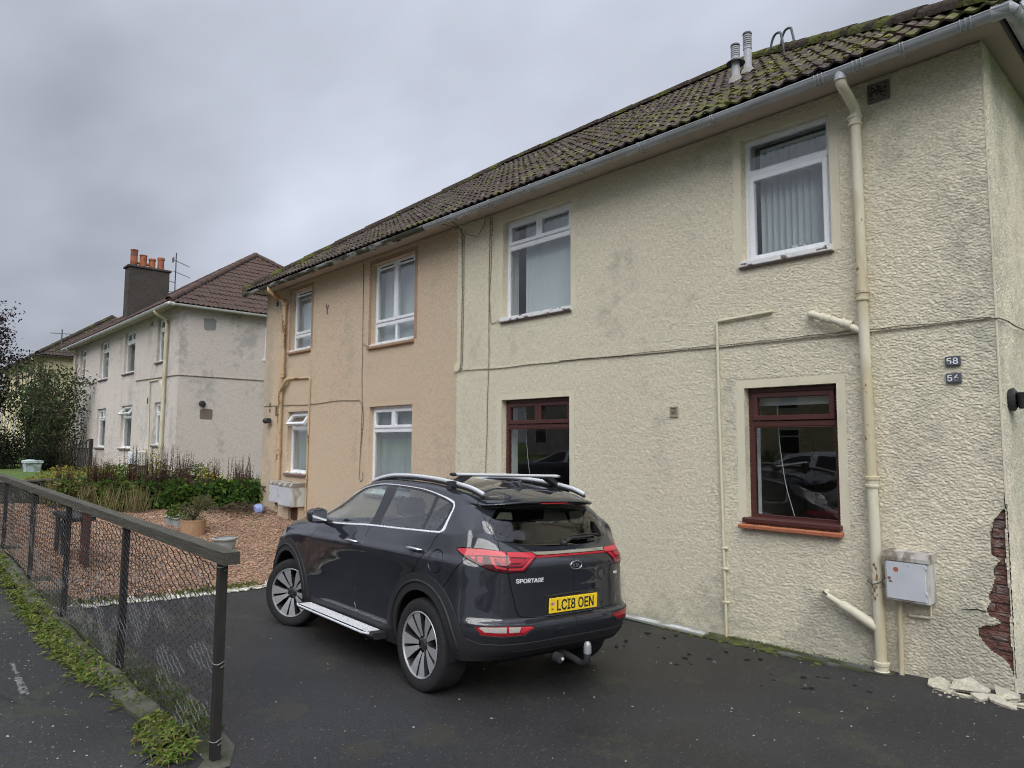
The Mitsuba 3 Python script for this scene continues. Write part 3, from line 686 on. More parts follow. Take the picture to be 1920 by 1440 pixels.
# old brickwork where the render has fallen away at the corner
part(H, 'brick_backing', bx(-1.72, -1.425, FY + .031, FY + .06, -.2, 1.28), 'm_mortar')
z = -.15; r = 0
while z < 1.26:
    xs = [-1.70, -1.60, -1.425] if r % 2 == 0 else [-1.70, -1.535, -1.425]
    for a, b in zip(xs, xs[1:]):
        d = rnd.uniform(-.004, .006)
        m = rbx(a + .004, b - .004, FY + .016 + d, FY + .05, z + .004, z + .069 + rnd.uniform(-.003, .002), .006)
        m = (m[0] + .0035 * rng.normal(size=m[0].shape), m[1]); part(H, 'brick', m, 'm_brick')
    z += .0755; r += 1
part(H, 'crack', cat([tube([(-1.425, FY - .008, 1.235), (-1.43, FY - .008, 1.29), (-1.427, FY - .008, 1.36)], [.005, .003, .001], 5), tube([(-1.60, FY - .006, .37), (-1.66, FY - .008, .385), (-1.71, FY - .008, .372), (-1.78, FY - .008, .365)], [.005, .004, .004, .001], 5)]), 'm_dark')

S = house_shell(H, XR, XL, 0., None, 'm_tile', 'm_hip', None, tile_parts=300)
wUR = window(H, *UR, 'topfix', 'm_pvc', sillm='m_sill_grey', nose=.055, sill_over=.03)
wUL = window(H, *UL, 'top2', 'm_pvc', sillm='m_sill_grey', nose=.055, sill_over=.03)
wLR = window(H, *LR, 'top1', 'm_brownframe', tilesill=True)
wLL = window(H, *LL, 'top2', 'm_brownframe', tilesill=True)
window(H, *PUR, 'tall2', 'm_pvc', sillm='m_brown_band'); window(H, *PUL, 'tall1', 'm_pvc', sillm='m_brown_band')
window(H, *PLR, 'top2', 'm_pvc', sillm='m_sill'); window(H, *PLL, 'top1', 'm_pvc', sillm='m_sill', opened=.62)
vblind(-3.60, -2.84, 3.74, 5.04, 11, .95, 'grey vertical blind in the upper window beside the tall downpipe')
vblind(-7.34, -6.29, 3.62, 5.03, 15, .42, 'pale vertical blind in the wide upper window of the cream half')
vblind(-11.2, -9.92, 3.6, 5.04, 16, .30, 'pale vertical blind in the upper four-pane window of the peach half')
vblind(-14.56, -13.72, 3.8, 5.04, 10, .15, 'pale vertical blind in the narrow upper window of the peach half')
vblind(-11.2, -9.92, .88, 2.34, 17, 1.30, 'white vertical blind with open slats in the wide lower window of the peach half')
vblind(-14.56, -13.76, 1.12, 2.34, 10, .95, 'pale vertical blind behind the small lower window with the open top light')
solo('plant_pot_indoors', 'pale figurine standing on the sill inside the upper window beside the tall downpipe', 'ornament', cat([lathe([(.0, 0), (.075, 0), (.085, .09), (.06, .11), (.0, .11)], 14, at=(-3.17, FY + .22, 3.68)), stones(np.array([(-3.17 + .06 * math.cos(t), FY + .22, 3.82 + .04 * math.sin(2.3 * t)) for t in range(7)]), np.full(7, .045), 3)]), 'm_white', 50)
for k, (w0, x) in enumerate(((wLR, -3.42), (wLL, -7.28))):
    pts = bend([(x - .06, FY + .26, 2.25), (x - .045, FY + .26, 1.75), (x + .01, FY + .27, 1.3), (x + .09, FY + .28, 1.0)], .3)
    solo('blind_cord', f'thin white cord hanging inside the brown framed {"lower window right of the car" if k == 0 else "window behind the car"}', 'cord', tube(pts, .0035, 5), 'm_white', True)
part(wLR, 'blind_rail', bx(-3.66, -2.80, FY + .22, FY + .26, 2.16, 2.26), 'm_white')

# gutters, brackets and outlets
GZ, GY = 5.225, 6.452
gR = part(H, 'gutter', gutter([(-8.95, GY, GZ), (S['xR'] + .03, GY, GZ), (S['xR'] + .03, 14.9, GZ)]), 'm_gutter', 40, label='grey plastic half-round gutter along the cream half')
gL = part(H, 'gutter', gutter([(S['xL'], GY, GZ - .012), (-8.951, GY, GZ - .002)]), 'm_gutter_old', 40, label='mossy old gutter along the peach half')
for x in (-1.42, -1.9, -2.27, -2.62, -3.75, -4.7, -5.6, -6.5, -7.35, -8.2):
    k = np.linspace(math.pi * .96, 2 * math.pi * 1.02, 10); wdt = .075 if x in (-1.42, -2.27, -2.62) else .022
    part(gR, 'bracket', cat([tube(np.stack([k * 0 + x + o, GY + .067 * np.cos(k), GZ + .067 * np.sin(k)], 1), .006, 6) for o in np.linspace(-wdt / 2, wdt / 2, 2 if wdt < .03 else 3)] + ([tube([(x, GY - .05, GZ - .045), (x, GY + .02, GZ - .09), (x, GY + .11, GZ - .055)], .005, 5)] if wdt < .03 else [])), 'm_gutter', True)
for x in np.arange(-16.0, -9.0, .78):
    k = np.linspace(math.pi * .96, 2 * math.pi * 1.02, 10)
    part(gL, 'bracket', cat([tube(np.stack([k * 0 + x + o, GY + .068 * np.cos(k), GZ - .006 + .068 * np.sin(k)], 1), .010, 6) for o in (-.02, .02)]), 'm_gutter_old', True)
k = np.linspace(0, 1, 6)
part(gR, 'angle', tube([(S['xR'] - .10, GY, GZ - .012), (S['xR'] + .01, GY + .01, GZ - .012), (S['xR'] + .03, GY + .12, GZ - .012)], .064, 12), 'm_gutter', 60)
# soil pipe on the cream half
PY = FY - .085
dp = part(H, 'downpipe', tube(bend([(-2.44, GY, GZ - .03), (-2.44, GY + .01, GZ - .13), (-2.435, PY - .02, 4.96), (-2.45, PY, 4.84), (-2.45, PY, 3.2), (-2.425, PY, 1.4), (-2.40, PY, -.28)], .07), .047, 16), 'm_pipe', True, label='tall cream painted cast iron downpipe with rust runs')
for zc, xc in ((4.86, -2.455), (3.15, -2.447), (1.41, -2.425), (-.24, -2.40)): collar(dp, (xc, PY, zc), .047, 'm_pipe')
part(dp, 'outlet', tube([(-2.44, GY, GZ + .0), (-2.44, GY, GZ - .10)], .053, 12), 'm_gutter', 40)
part(dp, 'branch', tube(bend([(-2.95, FY + .02, 3.05), (-2.95, PY, 3.04), (-2.72, PY, 2.95), (-2.44, PY, 2.80)], .05), .034, 12), 'm_pipe', True)
collar(dp, (-2.79, PY, 2.975), .034, 'm_pipe', (-.9, 0, .33)); collar(dp, (-2.60, PY, 2.895), .034, 'm_pipe', (-.9, 0, .33))
part(dp, 'branch', tube(bend([(-2.90, FY + .02, .335), (-2.90, PY, .33), (-2.70, PY, .24), (-2.42, PY, .10)], .05), [.026] * 4 + [.028] * 4 + [.044] * 5 + [.048], 12), 'm_pipe', True)
for zc in (4.4, 2.6, .6): part(dp, 'holdfast', bx(-2.47, -2.42, PY + .03, FY + .01, zc, zc + .03), 'm_pipe')
tp = part(H, 'waste_pipe', tube(bend([(-3.38, FY + .01, 3.135), (-3.38, FY - .03, 3.13), (-4.01, FY - .03, 3.10), (-4.0, FY - .03, 1.9), (-3.965, FY - .03, -.30)], .03), .0165, 8), 'm_pipe_cream', True)
for zc in (.62, .40, .05): part(tp, 'clip', rbx(-4.0, -3.935, FY - .05, FY + .01, zc, zc + .02, .004), 'm_pipe')
# vents
def vent(parent, x0, x1, z0, z1, n, m, ms='m_dark', name='air_vent'):
    v = part(parent, name, cat([rbx(x0, x1, FY - .02, FY + .01, z1 - .022, z1, .005), rbx(x0, x1, FY - .02, FY + .01, z0, z0 + .03, .005), rbx(x0, x0 + .02, FY - .02, FY + .01, z0 + .02, z1 - .02, .005), rbx(x1 - .026, x1, FY - .02, FY + .01, z0 + .02, z1 - .02, .005)]), m)
    part(v, 'backing', bx(x0 + .01, x1 - .01, FY - .003, FY + .005, z0 + .01, z1 - .01), 'm_dark')
    for k in range(n):
        zc = z0 + .03 + (z1 - z0 - .055) * (k + .5) / n
        part(v, 'louvre', move(bx(x0 + .02, x1 - .024, -.009, .009, -.0018, .0018), (0, FY - .010, zc), rx=.6), ms)
vent(H, -2.36, -2.16, 5.01, 5.20, 9, 'm_sill_grey', 'm_sill_grey')
vent(H, -4.65, -4.54, 2.05, 2.18, 5, 'm_vent', 'm_vent')
vent(H, -15.42, -15.22, 4.83, 5.06, 4, 'm_pipe_cream'); vent(H, -15.25, -15.09, 2.33, 2.55, 4, 'm_sill')
# cables clipped to the wall
def cable(pts, r=.006, m='m_cable', rad=.05, label=None, sag=.004):
    P = []
    for a, b in zip(pts, pts[1:]):
        n = max(2, int(np.linalg.norm(np.subtract(b, a)) / .22)); q = np.linspace(0, 1, n, endpoint=False)[:, None]
        s = np.asarray(a) * (1 - q) + np.asarray(b) * q; s[1:] += rng.normal(0, sag, (n - 1, 3)) * [1, .3, 1]; P += list(s)
    P.append(np.asarray(pts[-1], float))
    return part(H, 'cable', tube(bend(P, .02, 2), r, 6), m, True, label=label)
CY = FY - .014
cable([(-7.86, CY, 2.855), (-6.0, CY, 2.85), (-4.6, CY, 2.825), (-2.5, CY - .01, 2.80), (-1.47, CY, 2.812), (-1.40, CY - .004, 2.81), (-1.385, FY + .5, 2.80), (-1.385, FY + 2.5, 2.81)], label='brown cable clipped along the cream wall between the storeys')
cable([(-6.4, CY - .008, 2.862), (-4.6, CY - .008, 2.840), (-1.45, CY - .008, 2.826)], .005)
cable([(-8.5, CY, 2.88), (-7.86, CY, 2.86)], .005)
cable([(-7.86, CY, 5.22), (-7.88, CY, 4.2), (-7.865, CY, 3.0), (-7.89, CY, 2.2), (-7.92, CY, 1.2)]); cable([(-7.815, CY, 5.21), (-7.83, CY, 4.4), (-7.87, CY, 3.95), (-7.84, CY, 3.6), (-7.80, CY, 3.53), (-7.60, CY, 3.575)], .005)
cable([(-8.66, GY, 5.36), (-8.64, GY - .07, 5.30), (-8.62, GY, 5.20), (-8.60, FY - .03, 5.20), (-8.55, CY, 5.12), (-8.52, CY, 4.1), (-8.54, CY, 3.0), (-8.57, CY, 2.87), (-8.62, CY, 2.92)], .007)
cable([(-8.50, CY, 5.10), (-8.485, CY, 4.1), (-8.50, CY, 3.0), (-8.55, CY, 2.85)], .006)
cable([(-8.42, GY, 5.36), (-8.40, GY - .07, 5.29), (-8.3, FY - .1, 5.02), (-8.12, FY - .04, 4.96), (-7.98, FY - .04, 5.10), (-7.95, FY - .03, 5.22)], .005, 'm_cable_dark')
solo('junction_box', 'small grey junction box at the end of the looped cable near the paint seam', 'box', rbx(-8.67, -8.60, FY - .05, FY + .01, 2.87, 2.99), 'm_cream_band')
cable([(-11.56, CY, 5.2), (-11.53, CY, 3.8), (-11.50, CY, 2.55), (-11.42, CY, 2.2), (-11.52, CY, 1.5), (-11.54, CY, 1.08), (-11.47, CY, 1.0), (-11.40, CY, 1.05), (-11.42, CY, 1.18)], .007)
cable([(-11.5, CY, 3.62), (-11.40, CY, 3.56), (-11.3, CY, 3.55)], .006)
cable([(-15.9, CY, 2.57), (-14.9, CY, 2.55), (-13.6, CY, 2.53), (-12.3, CY, 2.56), (-11.6, CY, 2.54), (-11.48, CY, 2.42), (-11.52, CY, 1.4)], .007)
# soil pipe and waste pipe on the peach half
pp = part(H, 'downpipe', tube(bend([(-14.82, GY, GZ - .04), (-14.82, GY, 5.08), (-14.80, PY, 4.90), (-14.80, PY, 4.82), (-14.80, PY, 3.2), (-14.86, PY, 2.9), (-14.87, PY, 1.5), (-14.87, PY, .55), (-14.80, PY, .2)], .07), .05, 12), 'm_pipe_peach', True, label='rusty downpipe on the peach half')
for zc, xc in ((4.84, -14.8), (3.22, -14.8), (1.52, -14.87)): collar(pp, (xc, PY, zc), .05, 'm_pipe_peach')
part(pp, 'branch', tube(bend([(-14.56, FY + .02, 3.14), (-14.58, PY, 3.12), (-14.74, PY, 2.98), (-14.86, PY, 2.86)], .05), .042, 10), 'm_pipe_peach', True)
part(pp, 'branch', tube(bend([(-14.5, FY + .02, .66), (-14.5, PY, .64), (-14.7, PY, .56), (-14.86, PY, .40)], .05), .05, 10), 'm_pipe_peach', True)
part(H, 'waste_pipe', tube(bend([(-14.5, FY - .03, 3.13), (-13.58, FY - .03, 3.10), (-13.59, FY - .03, 2.4), (-13.62, FY - .03, .3)], .05), .02, 8), 'm_pipe_peach', True)
part(H, 'wall_mark', cat([bx(-12.98, -12.93, FY - .012, FY, 4.37, 4.52), bx(-13.02, -12.97, FY - .010, FY, 4.50, 4.58), bx(-12.93, -12.90, FY - .010, FY, 4.50, 4.56)]), 'm_sill')
part(H, 'wall_hook', tube([(-15.62, FY - .02, .72), (-15.66, FY - .04, .68), (-15.66, FY - .04, .62), (-15.60, FY - .03, .60)], .012, 6), 'm_iron')
for zc in (2.59, 2.46): part(H, 'old_number', rbx(-15.60, -15.52, FY - .016, FY, zc - .045, zc + .045), 'm_sill')
solo('wall_lamp', 'black cone shaped lamp on the far corner of the peach front', 'lamp', cat([lathe([(.0, .0), (.07, .0), (.075, .04), (.05, .07), (.03, .08)], 14, 1, at=(-15.60, FY, 2.22)), move(lathe([(.03, 0), (.065, .04), (.06, .24), (.0, .245)], 14, 0), (-15.62, FY - .1, 2.22))]), 'm_black', 40)
solo('wall_lamp', 'black dome lamp on the gable wall at the right edge of the picture', 'lamp', cat([lathe([(.0, .0), (.095, .0), (.10, .03), (.07, .05)], 18, 0, at=(XR + .01, 7.18, 2.14)), lathe([(.05, 0), (.055, .02), (.075, .13), (.06, .14), (.0, .14)], 16, 2, at=(XR + .12, 7.18, 2.06)), rbx(XR + .0, XR + .11, 7.16, 7.20, 2.12, 2.16)]), 'm_black', 40)
# numbers beside the corner
for t, zc in (('58', 2.478), ('56', 2.330)):
    k = thing('house_number_plate', f'dark slate plate numbered {t}, {"above" if t == "58" else "below"} the other plate beside the cream corner', 'sign')
    part(k, 'plate', rbx(-1.805, -1.69, FY - .03, FY - .004, zc - .045, zc + .04, .004), 'm_plate_blue')
    tm = meshkit.text_mesh(t, .052, .003, True); v = np.array(tm.vertices); v[:, 0] -= v[:, 0].mean()
    part(k, 'digits', (np.stack([v[:, 0] * 1.05 - 1.748, FY - .0305 - v[:, 2], v[:, 1] + zc - .028], 1), np.array(tm.faces)), 'm_pvc_dirty')
# gas meter boxes
def meter(x0, x1, z0, z1, dep, label, door='m_galv', side='m_galv_old', top='m_galv_top', old=False):
    k = thing('meter_box', label, 'meter box'); y = FY - dep
    c = [(x0, FY, z0), (x1, FY, z0), (x1, FY, z1 + .06), (x0, FY, z1 + .06), (x0, y, z0), (x1, y, z0), (x1, y, z1), (x0, y, z1)]
    part(k, 'body', cat([rbx(x0 + .004, x1 - .004, y + .012, FY + .01, z0, z1 - .005, .008), bx(x0 + .004, x1 - .004, y + .05, FY, z1 - .01, z1 + .03)]), side)
    part(k, 'lid', hull([(x0 - .006, y - .004, z1 - .03), (x1 + .006, y - .004, z1 - .03), (x0 - .006, y + .0, z1 + .0), (x1 + .006, y + .0, z1 + .0), (x0 - .006, y + .045, z1 + .045), (x1 + .006, y + .045, z1 + .045), (x0 - .006, FY + .01, z1 + .05), (x1 + .006, FY + .01, z1 + .05), (x0 - .006, FY + .01, z1 - .03), (x1 + .006, FY + .01, z1 - .03)]), top)
    d = part(k, 'door', rbx(x0 + .022, x1 - .028, y + .001, y + .014, z0 + .022, z1 - .038, .003), door)
    part(d, 'latch', cat([rbx(x0 + .032, x0 + .058, y - .006, y + .004, (z0 + z1) / 2 - .005, (z0 + z1) / 2 + .02), rbx(x0 + .04, x0 + .066, y - .004, y + .004, (z0 + z1) / 2 - .03, (z0 + z1) / 2 - .012)]), 'm_sill')
    for q in (.2, .78): part(k, 'hinge', rbx(x1 - .036, x1 - .014, y - .004, y + .01, z0 + (z1 - z0) * q, z0 + (z1 - z0) * q + .035), 'm_galv')
    return k
mb = meter(-2.315, -1.955, .385, .765, .20, 'galvanised steel meter box with a dirty sloping lid right of the tall downpipe')
part(mb, 'label_scar', lathe([(.0, -.0015), (.022, -.001), (.022, .0)], 12, 1, at=(-2.215, FY - .2, .66)), 'm_terracotta')
part(mb, 'conduit', tube(bend([(-2.24, FY - .05, .40), (-2.245, FY - .05, .1), (-2.25, FY - .05, -.36)], .05), .021, 10), 'm_pipe_cream', True)
part(mb, 'conduit', tube(bend([(-2.0, FY - .04, .40), (-2.0, FY - .04, .255), (-2.17, FY - .04, .245), (-2.2, FY + .01, .245)], .02), .011, 8), 'm_pipe_cream', True)
part(mb, 'earth_wire', tube(bend([(-2.32, FY - .02, .62), (-2.36, FY - .14, .52), (-2.43, FY - .15, .49), (-2.50, FY - .08, .50), (-2.52, FY, .50)], .05), .005, 6), 'm_cable_dark', True)
part(mb, 'sash_brush', cat([tube(bend([(-2.89, FY - .02, .335), (-2.905, FY - .09, .345), (-2.86, FY - .11, .325)], .02), .012, 6)]), 'm_cable_dark', True)
meter(-14.92, -14.30, .42, .84, .26, 'grey meter box on the peach wall, farther of the pair under the open window', 'm_galv', 'm_galv_old', 'm_galv_top')
meter(-14.29, -13.66, .39, .83, .34, 'grey meter box on the peach wall, nearer of the pair under the open window', 'm_galv', 'm_galv_old', 'm_galv_top')
part(H, 'boxing', cat([bx(-14.60, -14.10, FY - .18, FY, .0, .40), bx(-14.05, -13.72, FY - .13, FY, .0, .38)]), 'm_peach')
part(H, 'boxing_panel', bx(-14.03, -13.76, FY - .145, FY - .13, .02, .36), 'm_redwood')
# roof furniture
def flue(x, y, h, label, disc=False):
    z = 5.285 + (y - 6.46) * math.tan(PIT); k = thing('flue_pipe', label, 'flue')
    part(k, 'pipe', lathe([(.055, -.1), (.055, h * .62), (.062, h * .62), (.062, h * .66), (.055, h * .66), (.0, h * .66)], 16, at=(x, y, z)), 'm_flue', 40)
    part(k, 'flashing', lathe([(.13, -.09), (.09, .06), (.06, .10)], 14, at=(x, y, z)), 'm_lead', 40)
    for q in range(6): part(k, 'cowl_ring', lathe([(.03, -.008), (.06, -.012), (.062, .004), (.03, .008)], 14, at=(x, y, z + h * (.69 + .052 * q))), 'm_flue', 40)
    part(k, 'cowl_core', lathe([(.035, 0), (.035, h * .33), (.0, h * .33)], 10, at=(x, y, z + h * .66)), 'm_flue_dark', 40)
    part(k, 'cap', lathe([(.0, .02), (.06, .015), (.066, -.01), (.0, -.01)], 14, at=(x, y, z + h)), 'm_flue_dark', 40)
    if disc: part(k, 'rain_disc', lathe([(.05, .03), (.125, -.015), (.125, -.022), (.05, .02)], 20, at=(x, y, z + h * .56)), 'm_flue_dark', 40)
flue(-4.55, 8.42, .53, 'grey roof flue with a dark rain disc, nearer of the pair on the mossy tiles', True)
flue(-4.60, 8.86, .60, 'grey roof flue with ribbed cowl, behind the one with a disc on the mossy tiles')
k = thing('roof_hook', 'pair of bent metal ladder hooks standing on the mossy ridge', 'hook')
for dx in (-.09, .07):
    z = 5.285 + (9.55 - 6.46) * math.tan(PIT)
    part(k, 'hook', tube(bend([(-4.26 + dx, 9.50, z - .05), (-4.30 + dx, 9.53, z + .16), (-4.36 + dx, 9.58, z + .40), (-4.47 + dx, 9.62, z + .42), (-4.53 + dx, 9.64, z + .32), (-4.54 + dx, 9.64, z + .22)], .09), .018, 7), 'm_flue_dark', True)
# ---- the grey-pink house farther up the street, the yellowish one beyond it, and the houses across the road
def far_house(label, xr, xl, dz, m, tile_m, hip_m, front=True, detail=True, gut='m_gutter_white'):
    k = thing('semi_detached_house', label, 'house')
    S = house_shell(k, xr, xl, dz, None, tile_m, hip_m, None, base=-.9, far=True, tile_parts=0)
    c = (xr + xl) / 2; up_ = [(c + 4.97, c + 5.95, 3.66 + dz, 5.09 + dz, 'top1'), (c + 1.1, c + 2.45, 3.54 + dz, 5.08 + dz, 'top2'), (c - 2.45, c - 1.1, 3.54 + dz, 5.08 + dz, 'top2'), (c - 5.95, c - 4.97, 3.66 + dz, 5.09 + dz, 'top1')]
    lo = [(c + 4.97, c + 5.95, .98 + dz, 2.36 + dz, 'top1'), (c + 1.1, c + 2.45, .85 + dz, 2.38 + dz, 'top1'), (c - 2.45, c - 1.1, .85 + dz, 2.38 + dz, 'top2'), (c - 5.95, c - 4.97, .98 + dz, 2.36 + dz, 'top1')]
    op = [o[:4] for o in up_ + lo]
    part(k, 'front_wall', facade(xl, xr, -.9 + dz, 5.25 + dz, op, .12, 0., depth=.12), m)
    part(k, 'gable_wall', bx(xr - .25, xr + .003, 6.9, 14.7, -.9 + dz, 5.25 + dz), m); part(k, 'gable_wall', bx(xl - .003, xl + .25, 6.9, 14.7, -.9 + dz, 5.25 + dz), m)
    for i, o in enumerate(up_ + lo):
        window(k, *o[:4], o[4], 'm_pvc', sillm='m_sill_grey', simple=True, opened=.7 if (detail and i == 5) else None)
    g = part(k, 'gutter', cat([gutter([(S['xL'], 6.455, 5.228 + dz), (S['xR'] + .02, 6.455, 5.228 + dz), (S['xR'] + .02, 14.9, 5.228 + dz)])]), gut, 40)
    part(g, 'angle', tube([(S['xR'] - .12, 6.455, 5.215 + dz), (S['xR'] + .01, 6.47, 5.215 + dz), (S['xR'] + .02, 6.6, 5.215 + dz)], .064, 10), gut, 60)
    p = part(k, 'downpipe', tube(bend([(xr - 1.02, 6.455, 5.2 + dz), (xr - 1.02, 6.46, 5.09 + dz), (xr - 1.02, 6.81, 4.92 + dz), (xr - 1.0, 6.81, 4.8 + dz), (xr - 1.05, 6.81, 2.6 + dz), (xr - 1.1, 6.81, -.3 + dz)], .07), .055, 10), 'm_pipe_cream', True)
    for zc in (4.3, 2.45, 1.0): collar(p, (xr - 1.03 - .015 * (4.3 - zc), 6.81, zc + dz), .055, 'm_pipe_cream')
    part(p, 'branch', tube(bend([(xr - 1.35, 6.92, 3.0 + dz), (xr - 1.35, 6.81, 3.0 + dz), (xr - 1.05, 6.81, 2.7 + dz)], .05), .035, 8), 'm_pipe_cream', True)
    p = part(k, 'downpipe', tube(bend([(xl + .75, 6.455, 5.25 + dz), (xl + .75, 6.46, 5.14 + dz), (xl + .62, 6.81, 4.92 + dz), (xl + .6, 6.81, 4.8 + dz), (xl + .6, 6.81, -.3 + dz)], .07), .05, 8), 'm_pipe_cream', True)
    return k, S


GDZ = .62; GXR, GXL = -22.12, -36.5
G, GS = far_house('grey pink harled house with a tall dark chimney, set beyond the peach house', GXR, GXL, GDZ, 'm_harl', 'm_tile_brown', 'm_tile_brown')
for ang in (0,):
    pass
x = GXR + .006
part(G, 'gable_window', cat([rbx(GXR - .04, x, 9.55, 9.61, 4.45, 5.48), rbx(GXR - .04, x, 10.3, 10.36, 4.45, 5.48), rbx(GXR - .04, x, 9.6, 10.31, 5.42, 5.48), rbx(GXR - .06, x + .05, 9.48, 10.43, 4.38, 4.45)]), 'm_pvc')
part(G, 'gable_pane', bx(GXR - .02, GXR + .0035, 9.605, 10.305, 4.45, 5.42), 'm_blackgloss')
part(G, 'wall_patch', hull(np.array([(x + dx, y, z) for dx in (0, .004) for y, z in ((7.57, 5.55), (7.60, 5.20), (7.72, 5.18), (7.95, 5.22), (7.96, 5.54), (7.85, 5.58))])), 'm_patch')
part(G, 'wall_patch', hull(np.array([(x + dx, y, z) for dx in (0, .004) for y, z in ((7.57, 2.72), (7.58, 2.42), (7.95, 2.41), (7.96, 2.70), (7.9, 2.74))])), 'm_patch_brown')
part(G, 'cable', tube([(-26.5, 6.88, 3.82), (-24.5, 6.88, 3.78), (-22.5, 6.88, 3.74), (x + .01, 6.89, 3.73), (x + .01, 8.5, 3.73), (x + .01, 12, 3.72)], .014, 6), 'm_cable', True)
part(G, 'waste_pipe', tube(bend([(-24.0, 6.88, 3.70), (-24.85, 6.87, 3.69), (-24.8, 6.87, 3.0), (-24.65, 6.87, 1.4)], .05), .022, 6), 'm_pipe_cream', True)
for a, b, c, d in ((-24.98, -24.78, 5.50, 5.73), (-25.05, -24.85, 2.93, 3.2)):
    v = part(G, 'air_vent', rbx(a, b, FY - .03, FY + .01, c, d), 'm_pipe_cream'); part(v, 'opening', bx(a + .03, b - .03, FY - .034, FY - .028, c + .04, d - .04), 'm_dark')
solo('wall_lamp', 'small black and white lamp on the gable of the grey pink house', 'lamp', cat([lathe([(.0, .0), (.09, .0), (.09, .05), (.05, .07)], 14, 0, at=(x, 7.62, 2.90)), lathe([(.04, -.08), (.08, .02), (.07, .06), (.0, .06)], 12, 2, at=(x + .13, 7.62, 2.86))]), 'm_black', 40)
mk = thing('meter_box', 'white two door meter box low on the front of the grey pink house', 'meter box')
part(mk, 'body', rbx(-25.95, -24.6, FY - .3, FY + .02, .94, 1.40, .02), 'm_galv_old')
part(mk, 'door', rbx(-25.90, -25.32, FY - .325, FY - .3, .97, 1.37, .01), 'm_white'); part(mk, 'door', rbx(-25.25, -24.65, FY - .325, FY - .3, .97, 1.37, .01), 'm_galv')
CH = part(G, 'chimney', cat([rbx(-29.55, -28.98, 7.1, 8.55, 5.6, 8.38, .01), rbx(-29.60, -28.93, 7.04, 8.61, 8.38, 8.46, .01)]), 'm_chim')
for i, y in enumerate((7.32, 7.65, 7.97, 8.29)):
    hgt = (.66, .50, .42, .52)[i]
    pf = [(.125, 0), (.125, .04), (.112, hgt * .75), (.112, hgt * .78), (.135, hgt * .8), (.135, hgt * .97), (.118, hgt), (.09, hgt), (.09, hgt * .4), (0, hgt * .4)] if i > 1 else [(.13, 0), (.125, hgt * .95), (.14, hgt * .95), (.14, hgt), (.1, hgt), (.1, hgt * .4), (0, hgt * .4)]
    part(CH, 'chimney_pot', lathe(pf, 16, at=(-29.27, y, 8.46)), 'm_chimpot', 40)
    if i == 1: part(CH, 'pot_horns', tube([(-29.27, y - .26, 8.66), (-29.27, y - .1, 8.60), (-29.27, y + .1, 8.60), (-29.27, y + .26, 8.66)], .05, 8), 'm_chimpot', True)
ak = thing('tv_aerial', 'thin television aerial on a bracket at the side of the dark chimney', 'aerial')
part(ak, 'mast', tube([(-29.1, 8.80, 7.55), (-29.1, 8.80, 9.25)], .022, 6), 'm_flue_dark')
part(ak, 'bracket', cat([tube([(-29.1, 8.5, z), (-29.1, 8.82, z)], .014, 5) for z in (7.65, 8.05)]), 'm_flue_dark')
part(ak, 'boom', cat([tube([(-29.1, 8.72, 8.95), (-28.9, 9.25, 8.72)], .012, 5), tube([(-29.1, 8.72, 8.5), (-28.9, 9.3, 8.28)], .012, 5)]), 'm_flue_dark')
part(ak, 'elements', cat([tube([(-29.1 + .2 * q - .12, 8.72 + .53 * q, z0 - .23 * q), (-29.1 + .2 * q + .12, 8.72 + .53 * q, z0 - .23 * q)], .006, 4) for q in np.linspace(0, 1, 7) for z0 in (8.95, 8.5)] + [bx(-29.2, -29.0, 8.68, 8.70, 8.85, 9.05)]), 'm_flue_dark', kind='stuff')
for i, (x_, y_) in enumerate(((-33.9, 8.4), (-32.9, 8.55))):
    z_ = 5.285 + GDZ + (y_ - 6.46) * math.tan(PIT)
    solo('flue_pipe', f'pale roof flue beyond the dark chimney, {"left" if i == 0 else "right"} one of the two', 'flue', lathe([(.07, -.2), (.07, .62), (.12, .62), (.14, .72), (.12, .78), (0, .78)], 12, at=(x_, y_, z_)), 'm_gutter_white', 40)
Yk, YS = far_house('yellowish harled house with a hipped roof, partly hidden by the leafy trees', -43.3, -57.7, .95, 'm_yellow_harl', 'm_tile', 'm_hip', detail=False, gut='m_fascia')
ak = thing('tv_aerial', 'small television aerial above the roof of the yellowish house', 'aerial')
part(ak, 'mast', tube([(-43.6, 7.6, 5.6), (-43.6, 7.6, 7.7)], .03, 6), 'm_flue_dark')
part(ak, 'boom', cat([tube([(-43.6, 7.1, 7.45), (-43.6, 8.2, 7.5)], .015, 5)] + [tube([(-43.9, 7.1 + .18 * q, 7.46), (-43.3, 7.1 + .18 * q, 7.46)], .010, 4) for q in range(7)]), 'm_flue_dark')

